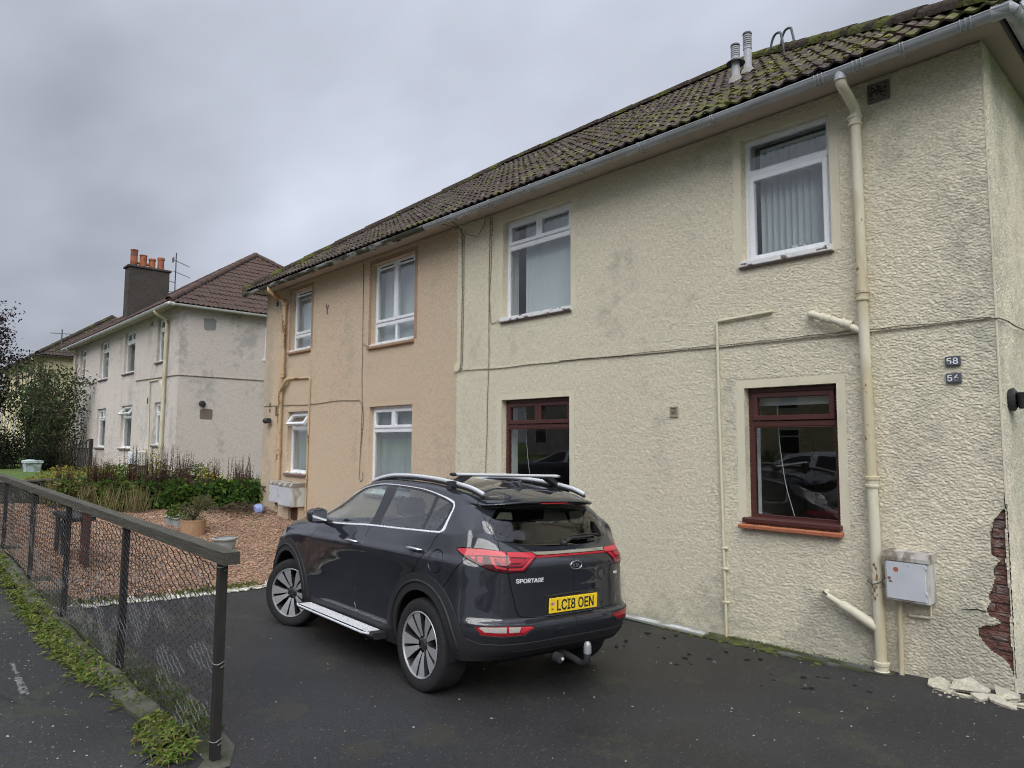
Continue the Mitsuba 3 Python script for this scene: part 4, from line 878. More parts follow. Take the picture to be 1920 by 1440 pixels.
# across the road: what the lower windows, the paint and the car's glass mirror
def opposite(x0, x1, y, dz, m, label):
    k = thing('house', label, 'house'); yb = y - 8
    part(k, 'wall', bx(x0, x1, yb, y, dz - .6, dz + 5.2), m)
    c = (x0 + x1) / 2; e = .45; r = 8.3 + dz; h = 4.4
    P = np.array([(x0 - e, yb - e, dz + 5.2), (x1 + e, yb - e, dz + 5.2), (x1 + e, y + e, dz + 5.2), (x0 - e, y + e, dz + 5.2), (x0 - e + h, y - 4, r), (x1 + e - h, y - 4, r)])
    part(k, 'roof', (P, np.array([[0, 1, 5], [0, 5, 4], [1, 2, 5], [2, 3, 4], [2, 4, 5], [3, 0, 4], [0, 2, 1], [0, 3, 2]])), 'm_tile_brown')
    for zc in (.95, 3.6):
        for xc in (c - 5.5, c - 1.8, c + 1.8, c + 5.5):
            w = part(k, 'window', cat([bx(xc - .68, xc + .68, y, y + .05, zc + dz - .06, zc + dz), bx(xc - .65, xc + .65, y, y + .04, zc + 1.38 + dz, zc + 1.44 + dz), bx(xc - .65, xc - .58, y, y + .04, zc + dz, zc + 1.4 + dz), bx(xc + .58, xc + .65, y, y + .04, zc + dz, zc + 1.4 + dz), bx(xc - .6, xc + .6, y, y + .04, zc + .98 + dz, zc + 1.04 + dz)]), 'm_pvc')
            part(w, 'pane', bx(xc - .6, xc + .6, y, y + .02, zc + dz, zc + 1.4 + dz), 'm_blackgloss')
    return k
opposite(-20.5, -6.0, -26.0, .25, 'm_yellow_harl', 'beige house on the far side of the road, seen only in reflections')
opposite(-41, -26.5, -26.0, .8, 'm_harl', 'grey house on the far side of the road, seen only in reflections')
opposite(-1.5, 13, -26.0, .1, 'm_yellow_harl', 'beige house across the road right behind the photographer, seen only in reflections')
# ------------------------------------------------------------------ cars: a lofted net of control points (car frame: x forward of the rear axle, y left, z up)
CXS = [-.45, -.1, .4, .95, 1.5, 2.0, 2.45, 2.9]
def side(ys, zs): return [(x,y,z) for x,y,z in zip(CXS,ys,zs)]
NET=[
 [(-.66,0,.36),(-.66,.34,.36),(-.63,.58,.355),(-.55,.76,.34)]+side([.84,.86,.84,.83,.83,.84,.86,.85],[.32,.29,.26,.25,.25,.25,.26,.27])+[(3.3,.70,.28),(3.47,.42,.28),(3.52,0,.28)],
 [(-.78,0,.44),(-.77,.35,.44),(-.735,.60,.435),(-.63,.79,.43)]+side([.885,.905,.885,.875,.875,.885,.905,.895],[.42,.41,.40,.40,.40,.40,.41,.42])+[(3.35,.74,.43),(3.52,.45,.43),(3.58,0,.43)],
 [(-.845,0,.56),(-.835,.36,.56),(-.79,.62,.56),(-.665,.81,.56)]+side([.905,.925,.895,.885,.885,.895,.92,.91],[.56,.55,.54,.54,.54,.54,.55,.56])+[(3.37,.76,.57),(3.54,.45,.58),(3.6,0,.58)],
 [(-.84,0,.60),(-.83,.36,.60),(-.785,.62,.60),(-.66,.81,.60)]+side([.905,.925,.90,.89,.89,.90,.92,.91],[.60,.60,.60,.60,.60,.60,.60,.60])+[(3.37,.76,.62),(3.54,.45,.63),(3.6,0,.63)],
 [(-.795,0,.645),(-.785,.36,.645),(-.745,.61,.645),(-.635,.80,.645)]+side([.90,.92,.905,.895,.895,.905,.92,.905],[.68,.68,.68,.68,.68,.68,.68,.68])+[(3.36,.75,.70),(3.53,.44,.70),(3.58,0,.70)],
 [(-.80,0,.84),(-.79,.36,.84),(-.745,.60,.84),(-.62,.785,.84)]+side([.885,.915,.922,.918,.918,.922,.92,.895],[.85,.85,.85,.85,.85,.85,.85,.85])+[(3.33,.73,.84),(3.5,.42,.84),(3.56,0,.84)],
 [(-.815,0,1.0),(-.805,.36,1.0),(-.75,.60,1.0),(-.605,.775,1.0)]+side([.872,.912,.932,.932,.930,.925,.91,.87],[1.0,1.0,1.0,1.0,.99,.98,.97,.95])+[(3.27,.70,.93),(3.42,.4,.94),(3.48,0,.94)],
 [(-.79,0,1.075),(-.78,.36,1.075),(-.72,.59,1.08),(-.575,.755,1.09)]+side([.855,.898,.918,.918,.915,.91,.89,.84],[1.09,1.09,1.09,1.08,1.07,1.06,1.04,1.02])+[(3.17,.66,1.0),(3.28,.38,1.01),(3.33,0,1.02)],
 [(-.69,0,1.13),(-.685,.33,1.135),(-.635,.55,1.165),(-.515,.705,1.21)]+side([.795,.858,.862,.862,.862,.85,.80,.72],[1.235,1.215,1.20,1.19,1.165,1.15,1.12,1.09])+[(2.75,.50,1.08),(2.66,.27,1.10),(2.62,0,1.11)],
 [(-.655,0,1.15),(-.65,.32,1.155),(-.605,.535,1.185),(-.495,.685,1.235)]+side([.775,.845,.850,.850,.850,.835,.75,.62],[1.26,1.235,1.22,1.21,1.185,1.17,1.13,1.13])+[(2.48,.45,1.13),(2.53,.25,1.13),(2.55,0,1.13)],
 [(-.55,0,1.31),(-.545,.31,1.31),(-.505,.50,1.33),(-.42,.635,1.36)]+[(-.29,.715,1.38),(-.08,.765,1.375),(.4,.775,1.385),(.95,.775,1.385),(1.42,.775,1.37),(1.74,.745,1.33),(1.92,.66,1.33),(2.0,.54,1.33)]+[(2.07,.40,1.33),(2.1,.22,1.33),(2.12,0,1.33)],
 [(-.44,0,1.425),(-.435,.30,1.425),(-.40,.47,1.425),(-.34,.595,1.43)]+[(-.24,.665,1.45),(-.05,.705,1.475),(.4,.705,1.53),(.95,.705,1.54),(1.33,.70,1.51),(1.56,.67,1.48),(1.67,.58,1.48),(1.73,.47,1.485)]+[(1.77,.34,1.49),(1.79,.18,1.495),(1.8,0,1.495)],
 [(-.565,0,1.475),(-.555,.30,1.47),(-.51,.49,1.455),(-.385,.60,1.445)]+[(-.25,.645,1.475),(-.05,.675,1.505),(.4,.68,1.56),(.95,.68,1.575),(1.3,.675,1.55),(1.5,.645,1.52),(1.6,.56,1.52),(1.66,.46,1.525)]+[(1.69,.34,1.53),(1.71,.18,1.535),(1.72,0,1.535)],
 [(-.53,0,1.49),(-.52,.28,1.485),(-.47,.46,1.475),(-.355,.565,1.475)]+[(-.2,.60,1.515),(0,.615,1.545),(.4,.625,1.59),(.95,.625,1.603),(1.26,.62,1.585),(1.44,.59,1.56),(1.52,.51,1.555),(1.57,.42,1.555)]+[(1.6,.31,1.555),(1.62,.165,1.56),(1.63,0,1.56)],
 [(-.25,0,1.545),(-.24,.15,1.545),(-.2,.26,1.545),(-.12,.31,1.55)]+[(0,.33,1.565),(.15,.34,1.59),(.45,.345,1.615),(.9,.345,1.628),(1.15,.34,1.622),(1.27,.32,1.61),(1.33,.28,1.605),(1.37,.23,1.602)]+[(1.39,.17,1.60),(1.41,.09,1.60),(1.42,0,1.60)],
 [(.0,0,1.585),(.02,0,1.587),(.05,0,1.59),(.1,0,1.597)]+[(.15,0,1.602),(.25,0,1.612),(.5,0,1.63),(.85,0,1.637),(1.05,0,1.632),(1.12,0,1.629),(1.15,0,1.627),(1.18,0,1.625)]+[(1.2,0,1.624),(1.21,0,1.623),(1.22,0,1.623)],
]
NET=np.array(NET,float)
NET[14,:4,2]+=.018;NET[15,:6,2]+=.014;NET[13,:3,2]+=.008
NET[6,4:11,1]+=.004;NET[7,4:11,1]-=.012;NET[5,4:11,1]-=.003
NET[1:8,3,0]+=.03;NET[1:8,3,1]-=.012;NET[1:8,2,0]+=.012;NET[0:2,:4,2]-=.02;NET[0:2,3:5,2]+=.01
def surf(t,v):
    """points of the left half at column t (0..14) and row v (0..15); t,v arrays of one shape"""
    t=np.asarray(t,float);v=np.asarray(v,float)
    nr,nc,_=NET.shape
    # first along columns at each row, then along rows per point
    A=PchipInterpolator(np.arange(nc),NET,axis=1)(t.ravel())   # nr,N,3
    h=np.diff(A,axis=0)                                         # pchip over rows with unit steps, per point
    m=np.zeros_like(A)
    a,b=h[:-1],h[1:]
    m[1:-1]=np.where(a*b>0,2*a*b/np.where(a+b==0,1,a+b),0)
    m[0],m[-1]=h[0],h[-1]
    i=np.clip(np.floor(v.ravel()).astype(int),0,nr-2);s=(v.ravel()-i)[:,None];n=np.arange(len(i))
    p0,p1,m0,m1=A[i,n],A[i+1,n],m[i,n],m[i+1,n]
    P=(2*s**3-3*s*s+1)*p0+(s**3-2*s*s+s)*m0+(3*s*s-2*s**3)*p1+(s**3-s*s)*m1
    return P.reshape(*t.shape,3)


SG = np.linspace(0, 14, 561); _a = surf(SG, np.full_like(SG, 5.)); SARC = np.r_[0, np.cumsum(np.linalg.norm(np.diff(_a, axis=0), axis=1))]
VG = np.linspace(0, 15, 601); _a = surf(np.full_like(VG, 5.), VG); _b = surf(np.full_like(VG, 1.), VG)
VARC = np.r_[0, np.cumsum((np.linalg.norm(np.diff(_a, axis=0), axis=1) + np.linalg.norm(np.diff(_b, axis=0), axis=1)) / 2)]
to_m = lambda c: np.c_[np.interp(c[:, 0], SG, SARC), np.interp(c[:, 1], VG, VARC)]
to_p = lambda c: np.c_[np.interp(c[:, 0], SARC, SG), np.interp(c[:, 1], VARC, VG)]


def shrink(poly, d):
    """inset a panel's outline by d metres, leaving its shut line"""
    g = shapely.transform(shapely.segmentize(poly, .15), to_m).buffer(-d, join_style='mitre')
    return shapely.transform(g, to_p)


def snorm(t, v):
    e = .02
    a = surf(np.minimum(t + e, 14), v) - surf(np.maximum(t - e, 0), v); b = surf(t, np.minimum(v + e, 15)) - surf(t, np.maximum(v - e, 0))
    n = np.cross(b, a); l = np.linalg.norm(n, axis=-1, keepdims=True); n = np.where(l > 1e-12, n / np.maximum(l, 1e-12), [0, 0, 1.])
    c = (t < .02)[..., None]; m = n * [1, 0, 1]; return np.where(c, m / np.maximum(np.linalg.norm(m, axis=-1, keepdims=True), 1e-9), n)


def panel(poly, off=0., thick=.012, nt=14, nv=9, sides=(1, -1), xf=lambda P: P):
    """a piece of the body cut to an outline given in the net's own (column, row) parameters; returns vertices, faces, normals"""
    V, F, N = [], [], []; n = 0
    for g in getattr(poly, 'geoms', [poly]):
        if g.is_empty or g.geom_type != 'Polygon': continue
        x0, y0, x1, y1 = g.bounds
        tx = np.unique(np.r_[x0, np.arange(math.ceil(x0 * nt), x1 * nt) / nt, x1]); vy = np.unique(np.r_[y0, np.arange(math.ceil(y0 * nv), y1 * nv) / nv, y1])
        a, b = np.meshgrid(tx[:-1], vy[:-1], indexing='ij'); c, d = np.meshgrid(tx[1:], vy[1:], indexing='ij')
        cells = shapely.box(a.ravel(), b.ravel(), c.ravel(), d.ravel()); shapely.prepare(g)
        ins = shapely.contains(g, cells); tou = shapely.intersects(g, cells) & ~ins; P, Q = [], []; m = 0
        if ins.any():
            bb = shapely.bounds(cells[ins]); P.append(bb[:, [0, 1, 2, 1, 2, 3, 0, 3]].reshape(-1, 2)); Q.append(quads(np.arange(len(bb) * 4).reshape(-1, 4))); m = len(bb) * 4
        for h in shapely.intersection(g, cells[tou]):
            for p in getattr(h, 'geoms', [h]):
                if p.geom_type != 'Polygon' or p.area < 1e-8: continue
                p = sg.polygon.orient(p); rs = [np.asarray(p.exterior.coords)[:-1]] + [np.asarray(q.coords)[:-1] for q in p.interiors]
                r = np.vstack(rs); t = mapbox_earcut.triangulate_float64(r, np.cumsum([len(q) for q in rs]).astype(np.uint32)).reshape(-1, 3).astype(int)
                s = (r[t[:, 1], 0] - r[t[:, 0], 0]) * (r[t[:, 2], 1] - r[t[:, 0], 1]) - (r[t[:, 1], 1] - r[t[:, 0], 1]) * (r[t[:, 2], 0] - r[t[:, 0], 0]) < 0
                t[s] = t[s][:, ::-1]; P.append(r); Q.append(t + m); m += len(r)
        P = np.vstack(P); Q = np.vstack(Q); u, inv = np.unique(np.round(P, 5), axis=0, return_inverse=True); Q = inv.ravel()[Q]
        p3 = surf(u[:, 0], u[:, 1]); nn = snorm(u[:, 0], u[:, 1]); V.append(p3 + nn * off); N.append(nn); F.append(Q[:, ::-1] + n); n += len(u)
        for ring in [g.exterior, *g.interiors]:
            c = np.asarray(shapely.segmentize(ring, .12).coords); p3 = surf(c[:, 0], c[:, 1]); nn = snorm(c[:, 0], c[:, 1])
            tg = np.gradient(p3, axis=0); sn = np.cross(tg, nn); sn /= np.maximum(np.linalg.norm(sn, axis=1, keepdims=True), 1e-9); k = len(c)
            rnd_ = nn * .6 + sn * .8
            V.append(np.vstack([p3 + nn * off, p3 + nn * (off - thick)])); N.append(np.vstack([rnd_, sn])); i = np.arange(k - 1)
            F.append(quads(np.c_[i, i + 1, i + 1 + k, i + k]) + n); n += 2 * k
    V, F, N = np.vstack(V), np.vstack(F), np.vstack(N); out = ([], [], []); k = 0
    for s in sides:
        out[0].append(V * [1, s, 1]); out[2].append(N * [1, s, 1]); out[1].append((F if s > 0 else F[:, ::-1]) + k); k += len(V)
    return np.vstack(out[0]), np.vstack(out[1]), np.vstack(out[2])


class Frame:
    def __init__(s, o, f, l, u): s.o = np.asarray(o, float); s.B = np.array([f, l, u], float)
    def P(s, v): return s.o + np.asarray(v, float) @ s.B
    def N(s, n): return np.asarray(n, float) @ s.B


def put(fr, parent, name, mesh, m, smooth=False, label=None):
    """a part given in the car's frame; mesh may carry its own normals"""
    key = nm(parent + '__' + name)
    if len(mesh) == 3:
        path = meshkit.write_ply((fr.P(mesh[0]), mesh[1]), False, normals=fr.N(mesh[2]))
        scene[key] = {'type': 'ply', 'filename': path, 'face_normals': False, 'bsdf': {'type': 'ref', 'id': m}}
    else: scene[key] = mikit.ply((fr.P(mesh[0]), mesh[1]), m, smooth)
    if label: labels[key] = {'label': label}
    return key


_s = np.stack(np.meshgrid(np.linspace(2.8, 12.2, 180), np.linspace(0, 7.2, 140), indexing='ij'), -1).reshape(-1, 2); _p = surf(_s[:, 0], _s[:, 1])
SIDE = LinearNDInterpolator(_p[:, [0, 2]], _s); SIDEN = NearestNDInterpolator(_p[:, [0, 2]], _s); SIDEY = LinearNDInterpolator(_p[:, [0, 2]], _p[:, 1])
_s = np.stack(np.meshgrid(np.linspace(0, 3, 90), np.linspace(.5, 10.5, 200), indexing='ij'), -1).reshape(-1, 2); _q = surf(_s[:, 0], _s[:, 1])
REARX = LinearNDInterpolator(_q[:, [1, 2]], _q[:, 0])


def side_tv(x, z):
    q = np.c_[np.ravel(x), np.ravel(z)]; r = SIDE(q); b = np.isnan(r[:, 0]); r[b] = SIDEN(q[b]); return r


def circ(cx, cz, r, a0=0, a1=2 * math.pi, n=48, rz=None):
    k = np.linspace(a0, a1, n); return cx + r * np.cos(k), cz + (rz or r) * np.sin(k)


def arch(cx, cz, r, n=40):
    x, z = circ(cx, cz, r, -.05, math.pi + .05, n); c = side_tv(x, z); return sg.Polygon(np.vstack([[c[0, 0], -1], c, [c[-1, 0], -1]])).buffer(0)


PG = sg.Polygon
FULL = shapely.box(0, 0, 14, 15)
CHROME = PG([(10.02, 9.50), (9.62, 10.05), (9.2, 10.6), (8.75, 11.08), (8.32, 11.36), (7.72, 11.55), (7.2, 11.62), (6.85, 11.64), (6.55, 11.64), (6.26, 11.58), (5.87, 11.48), (5.5, 11.38), (5.1, 11.28), (4.84, 11.12), (4.62, 10.88), (4.53, 10.50), (4.57, 10.10), (4.72, 9.50), (4.84, 8.10), (5.4, 8.16), (6.0, 8.10), (6.95, 7.96), (7.83, 7.90), (8.5, 7.86), (9.2, 7.95), (9.8, 8.4)])
GLF = PG([(8.30, 8.16), (9.1, 8.25), (9.55, 8.85), (9.45, 9.3), (9.1, 9.95), (8.69, 10.62), (8.32, 10.98), (7.85, 11.15), (7.4, 11.22), (7.0, 11.24), (6.98, 10.0), (7.07, 8.36), (7.65, 8.28)])
GLR = PG([(6.66, 11.22), (6.3, 11.12), (5.94, 10.98), (5.45, 10.88), (5.455, 9.12), (5.95, 9.04), (6.75, 8.86), (6.74, 9.6), (6.68, 10.5)])
GLQ = PG([(5.40, 10.86), (5.1, 10.82), (4.87, 10.72), (4.72, 10.52), (4.69, 10.15), (4.86, 9.62), (5.02, 9.12), (5.41, 9.12)])
LIGHT = PG([(4.25, 7.21), (4.19, 7.30), (3.54, 7.32), (2.76, 7.33), (2.06, 7.36), (1.57, 7.42), (1.21, 7.46), (1.12, 7.36), (1.03, 7.13), (1.25, 6.45), (1.48, 5.80), (2.11, 5.76), (2.56, 5.84), (2.93, 6.09), (3.58, 6.67)])
CHSTRIP = PG([(0, 7.18), (1.04, 7.18), (1.16, 7.46), (0, 7.46)]); REDSTRIP = PG([(0, 6.96), (1.08, 6.96), (1.03, 7.16), (0, 7.16)])
RGLASS = PG([(0, 8.28), (.27, 8.30), (.7, 8.55), (.96, 8.74), (1.68, 8.90), (2.21, 9.06), (2.53, 9.30), (2.70, 9.58), (2.55, 9.95), (2.36, 10.30), (2.05, 10.75), (1.9, 10.92), (1.6, 10.97), (0, 10.97)])
GATE = PG([(0, 3.80), (.58, 3.78), (1.14, 3.90), (1.54, 4.06), (1.69, 4.30), (1.87, 4.84), (1.96, 5.21), (2.07, 5.79), (2.10, 7.0), (2.29, 7.32), (2.49, 9.24), (2.75, 9.55), (2.95, 10.24), (3.30, 11.6), (3.40, 12.6), (3.36, 13.1), (3.2, 13.35), (2.0, 13.45), (0, 13.5)])
BUMP = PG([(0, 0), (0, 3.80), (.58, 3.78), (1.14, 3.90), (1.54, 4.06), (1.69, 4.30), (1.87, 4.84), (1.96, 5.21), (2.07, 5.79), (2.56, 5.84), (2.93, 6.09), (3.58, 6.67), (3.67, 6.67), (4.10, 5.75), (4.53, 4.78), (4.53, 0)])
FOG = PG([(3.11, 2.43), (2.99, 2.80), (2.18, 3.0), (1.27, 2.72), (1.20, 2.31), (1.50, 1.72), (2.29, 1.69), (2.95, 1.74)])
DGAP = [(6.87, 11.9), (6.90, 9.5), (6.95, 7.95), (7.02, 7.24), (7.01, 5.84), (7.21, 4.35), (7.35, 2.33), (7.33, 1.57), (7.21, 1.0)]
FGAP = [(9.86, 8.6), (9.30, 8.0), (8.97, 7.58), (9.05, 6.89), (9.21, 5.38), (9.36, 3.61), (9.41, 1.39), (9.37, 1.0)]
RGAP = [(4.83, 7.98), (4.99, 7.41), (5.13, 6.58), (5.32, 5.67), (5.48, 5.16), (5.9, 4.4), (6.25, 1.0)]
WIND = PG([(10.15, 9.25), (14, 9.05), (14, 11.75), (9.85, 11.6), (9.8, 10.6)])
ARO, ARI = arch(-.02, .36, .548), arch(-.015, .36, .408); AFO, AFI = arch(2.68, .37, .552), arch(2.67, .37, .42)
CLAD = ARO.union(AFO).union(PG([(3.2, -.1), (12, -.1), (12, 1.0), (3.2, 1.0)])).union(PG([(0, -.1), (0, 1.36), (1.18, 1.34), (2.2, 1.34), (2.91, 1.34), (3.5, 1.55), (4, 2), (4, -.1)])).union(PG([(11.6, -.1), (11.6, 1.9), (12.5, 1.6), (14, 1.4), (14, -.1)]))
CLAD = CLAD.difference(ARI).difference(AFI).intersection(FULL)
WELLS = ARI.union(AFI)
DOORF = PG(DGAP[1:] + FGAP[::-1] + [(9.3, 8.0)]).buffer(0).difference(CLAD).difference(CHROME)
DOORR = PG(DGAP[1:] + RGAP[::-1]).buffer(0).difference(CLAD).difference(CHROME)
_x, _z = circ(-.195, 1.012, .086, n=40); FUEL = PG(side_tv(_x, _z))
HEADL = PG([(10.95, 6.6), (11.3, 7.1), (12.2, 6.9), (12.9, 6.2), (12.7, 5.6), (11.9, 5.6), (11.2, 5.5), (10.9, 5.8)])
GLASSES = unary = shapely.union_all([CHROME, RGLASS, WIND])
BODY = FULL.difference(shapely.union_all([CHROME, RGLASS, WIND, LIGHT, CHSTRIP, REDSTRIP, GATE, BUMP, CLAD, WELLS, DOORF, DOORR, FUEL, HEADL]))
LINING = FULL.difference(shapely.union_all([GLF, GLR, GLQ, RGLASS, WIND, WELLS]))


def wheel(fr, parent, x, y, steer=0., full=True, r=.352):
    sgn = 1 if y > 0 else -1; c, s = math.cos(steer), math.sin(steer)
    def pl(m):   # wheel frame: outward face towards +y
        v = np.asarray(m[0]) * [1, sgn, 1]; f = m[1] if sgn > 0 else m[1][:, ::-1]
        v = np.stack([v[:, 0] * c - v[:, 1] * s, v[:, 0] * s + v[:, 1] * c, v[:, 2]], 1) + [x, y, r - .004]; return v, f
    w = nm(parent + '__wheel')
    put(fr, w, 'tyre', pl(lathe([(.245, -.125), (.30, -.126), (.330, -.122), (.345, -.108), (.3525, -.075), (.3525, .075), (.346, .106), (.333, .119), (.305, .124), (.275, .122), (.252, .112), (.243, .104), (.243, -.1)], 64, 1)), 'm_rubber', 40)
    put(fr, w, 'rim', pl(cat([lathe([(.250, .112), (.254, .117), (.250, .121), (.243, .119), (.240, .108)], 64, 1)])), 'm_rimface', 40)
    put(fr, w, 'barrel', pl(lathe([(.242, .11), (.228, .085), (.222, -.09), (.07, -.09), (.0, -.09)], 48, 1)), 'm_rimdark', 40)
    if not full:
        put(fr, w, 'cover', pl(lathe([(.242, .10), (.15, .108), (.0, .112)], 32, 1)), 'm_rimface', 40); return w
    put(fr, w, 'brake_disc', pl(lathe([(.0, .0), (.155, .0), (.155, -.02), (.0, -.02)], 32, 1)), 'm_metal')
    put(fr, w, 'hub', pl(lathe([(.0, .086), (.030, .086), (.034, .082), (.055, .074), (.075, .05), (.08, .02), (.0, .02)], 24, 1)), 'm_rimdark', 40)
    for k in range(5):
        put(fr, w, 'wheel_bolt', pl(lathe([(.0, .076), (.009, .076), (.010, .06)], 8, 1, at=(.045 * math.cos(k * 1.2566 + .6), 0, .045 * math.sin(k * 1.2566 + .6)))), 'm_satin')
    for k in range(10):
        b = k * math.pi / 5 + (.055 if k % 2 else -.055) + .1
        o = []
        for rad, half, yy in ((.062, .013, .080), (.12, .023, .094), (.19, .039, .106), (.244, .049, .112)):
            o.append((rad, half, yy))
        top = [(rad * math.cos(b) - q * half * math.sin(b), yy, rad * math.sin(b) + q * half * math.cos(b)) for rad, half, yy in o for q in (-1, 1)]
        low = [(p[0], p[1] - .035, p[2]) for p in top]; n = 8; v = np.array(top + low); f = []
        for i in range(3): f += [[2 * i, 2 * i + 1, 2 * i + 3, 2 * i + 2], [2 * i + n, 2 * i, 2 * i + 2, 2 * i + 2 + n], [2 * i + 1, 2 * i + 1 + n, 2 * i + 3 + n, 2 * i + 3]]
        face = quads(np.array(f[0::3])); sd = quads(np.array(f[1::3] + f[2::3]))
        put(fr, w, 'spoke', pl((v, face)), 'm_rimface'); put(fr, w, 'spoke_side', pl((v - [0, .0005, 0], sd)), 'm_rimdark')
    return w


def detailed_car(fr):
    K = thing('car', 'dark family car with silver roof bar, yellow number plate and tow ball on the drive', 'car')
    p = lambda name, poly, m, off=0., sides=(1, -1), label=None, **kw: put(fr, K, name, panel(poly, off, sides=sides, **kw), m, label=label)
    g = .0034
    p('body', shrink(BODY, g), 'm_paint')
    dF, dR = shrink(DOORF, g), shrink(DOORR, g)
    doors = {}
    for s, who in ((1, 'left'), (-1, 'right')):
        doors[s, 'f'] = p('door', dF, 'm_paint', sides=(s,)); doors[s, 'r'] = p('door', dR, 'm_paint', sides=(s,))
    TG = p('tailgate', shrink(GATE.difference(shapely.union_all([RGLASS, LIGHT, CHSTRIP, REDSTRIP])), g), 'm_paint')
    BP = p('rear_bumper', shrink(BUMP.difference(shapely.union_all([CLAD, LIGHT, FOG, WELLS])), g), 'm_paint')
    p('fuel_flap', shrink(FUEL, g), 'm_paint', sides=(1,))
    p('cladding', CLAD.difference(FOG), 'm_clad', .006, thick=.02)
    ring = ARO.buffer(0)
    def archlip(cx, cz, r):
        x, z = circ(cx, cz, r, .12, math.pi - .12, 40); y = SIDEY(np.c_[x, z]); ok = ~np.isnan(y); return np.stack([x, y + .006, z], 1)[ok]
    for cx, cz, r in ((-.018, .36, .478), (2.675, .37, .486)):
        P = archlip(cx, cz, r)
        for s in (1, -1): put(fr, K, 'arch_lip', tube(P * [1, s, 1], .012, 8), 'm_clad', True)
    put(fr, K, 'inner_lining', panel(LINING, -.022, thick=.001, nt=6, nv=5), 'm_lining')
    # glass and bright trim
    rimF = shapely.union_all([GLF, GLR, GLQ]); 
    for s in (1, -1):
        sd = (s,)
        inner = shapely.transform(shapely.transform(CHROME, to_m).buffer(-.020), to_p)
        p('window_trim', CHROME.difference(inner), 'm_satin', .004, sd, label='bright metal surround of the side windows')
        p('pillar_trim', inner.difference(rimF.buffer(-.005)), 'm_blackgloss', -.003, sd)
        p('front_side_glass', GLF, 'm_carglass', -.006, sd, thick=.0005); p('rear_side_glass', GLR, 'm_tint', -.006, sd, thick=.0005); p('quarter_glass', GLQ, 'm_tint', -.006, sd, thick=.0005)
    edge = shapely.transform(shapely.transform(RGLASS, to_m).buffer(-.035, join_style='mitre'), to_p).union(PG([(0, 8.6), (.5, 8.6), (.5, 10.85), (0, 10.85)]))
    RG = p('rear_glass', RGLASS, 'm_tint', -.004, thick=.0005)
    p('rear_glass_edge', RGLASS.difference(edge.intersection(RGLASS)).difference(PG([(-1, 8.5), (.02, 8.5), (.02, 10.7), (-1, 10.7)])), 'm_blackgloss', -.008, thick=.0005)
    p('windscreen', WIND, 'm_carglass', -.004, thick=.0005)
    # lamps
    for s in (1, -1):
        L = p('tail_light', shrink(LIGHT, .002), 'm_lens_dark', .004, (s,), label='red tail light wrapping the corner')
        q = lambda name, poly, m, off=.0055, L=L, s=s: put(fr, L, name, panel(PG(poly).buffer(0), off, .002, sides=(s,)), m)
        q('upper_band', [(4.22, 7.20), (4.15, 7.28), (3.5, 7.30), (2.6, 7.32), (2.10, 7.34), (2.10, 7.02), (2.6, 6.98), (3.4, 6.93), (3.75, 6.92)], 'm_lens_bright')
        q('upper_band', [(2.05, 7.34), (1.57, 7.39), (1.22, 7.43), (1.14, 7.32), (1.07, 7.12), (1.14, 6.98), (2.05, 7.02)], 'm_lens_bright')
        for a, b in ((0., .0), (.16, .28)):
            q('glow_strip', [(2.62 - a * .5, 6.9), (2.56 - a, 6.35 + b), (2.45 - a, 6.02 + b), (2.12, 5.93 + b), (2.12, 6.05 + b), (2.40 - a, 6.14 + b), (2.47 - a, 6.4 + b), (2.50 - a * .5, 6.9)], 'm_lens_bright' if a == 0 else 'm_lens_red')
            q('glow_strip', [(2.05, 5.90 + b), (1.55 + a * .4, 5.92 + b), (1.34 + a * .6, 6.45 + b * .4), (1.18 + a * .7, 6.93), (1.28 + a * .7, 6.93), (1.44 + a * .6, 6.48 + b * .5), (1.60 + a * .4, 6.05 + b), (2.05, 6.03 + b)], 'm_lens_bright' if a == 0 else 'm_lens_red')
        q('lamp_field', [(2.46, 6.86), (2.40, 6.5), (2.30, 6.42), (2.12, 6.40), (2.12, 6.9)], 'm_lens_red', .005)
        q('lamp_field', [(2.05, 6.90), (1.46, 6.88), (1.58, 6.5), (2.05, 6.42)], 'm_lens_red', .005)
        q('lamp_cell', [(3.45, 6.86), (3.35, 6.66), (3.18, 6.62), (3.20, 6.87)], 'm_lens_bright'); q('lamp_cell', [(3.10, 6.86), (3.05, 6.42), (2.88, 6.30), (2.86, 6.86)], 'm_lens_bright'); q('lamp_cell_core', [(3.04, 6.76), (3.01, 6.52), (2.93, 6.46), (2.92, 6.76)], 'm_lens_red', .0062)
        fgl = p('fog_light', shrink(FOG, .001), 'm_lens_red', .0, (s,)); q2 = lambda name, poly, m, off=.0015, L=fgl, s=s: put(fr, L, name, panel(PG(poly).buffer(0), off, .001, sides=(s,)), m)
        if s > 0:
            q2('indicator_lens', [(2.98, 2.45), (2.90, 2.68), (2.1, 2.78), (2.1, 1.9), (2.8, 1.92)], 'm_lens_clear'); q2('reversing_lens', [(2.02, 2.76), (1.62, 2.70), (1.68, 1.9), (2.02, 1.9)], 'm_lens_clear'); q2('reflector', [(1.58, 2.70), (1.3, 2.62), (1.26, 2.35), (1.52, 1.86), (1.64, 1.88)], 'm_lens_bright')
        fo = shapely.transform(shapely.transform(FOG, to_m).buffer(.012, join_style='round'), to_p)
        put(fr, fgl, 'surround', panel(fo.difference(FOG), .004, .02, sides=(s,)), 'm_clad')
    p('chrome_strip', CHSTRIP, 'm_chrome', .006, thick=.012); p('red_strip', REDSTRIP, 'm_lens_red', .001)
    p('headlight', HEADL, 'm_lens_clear', .001)
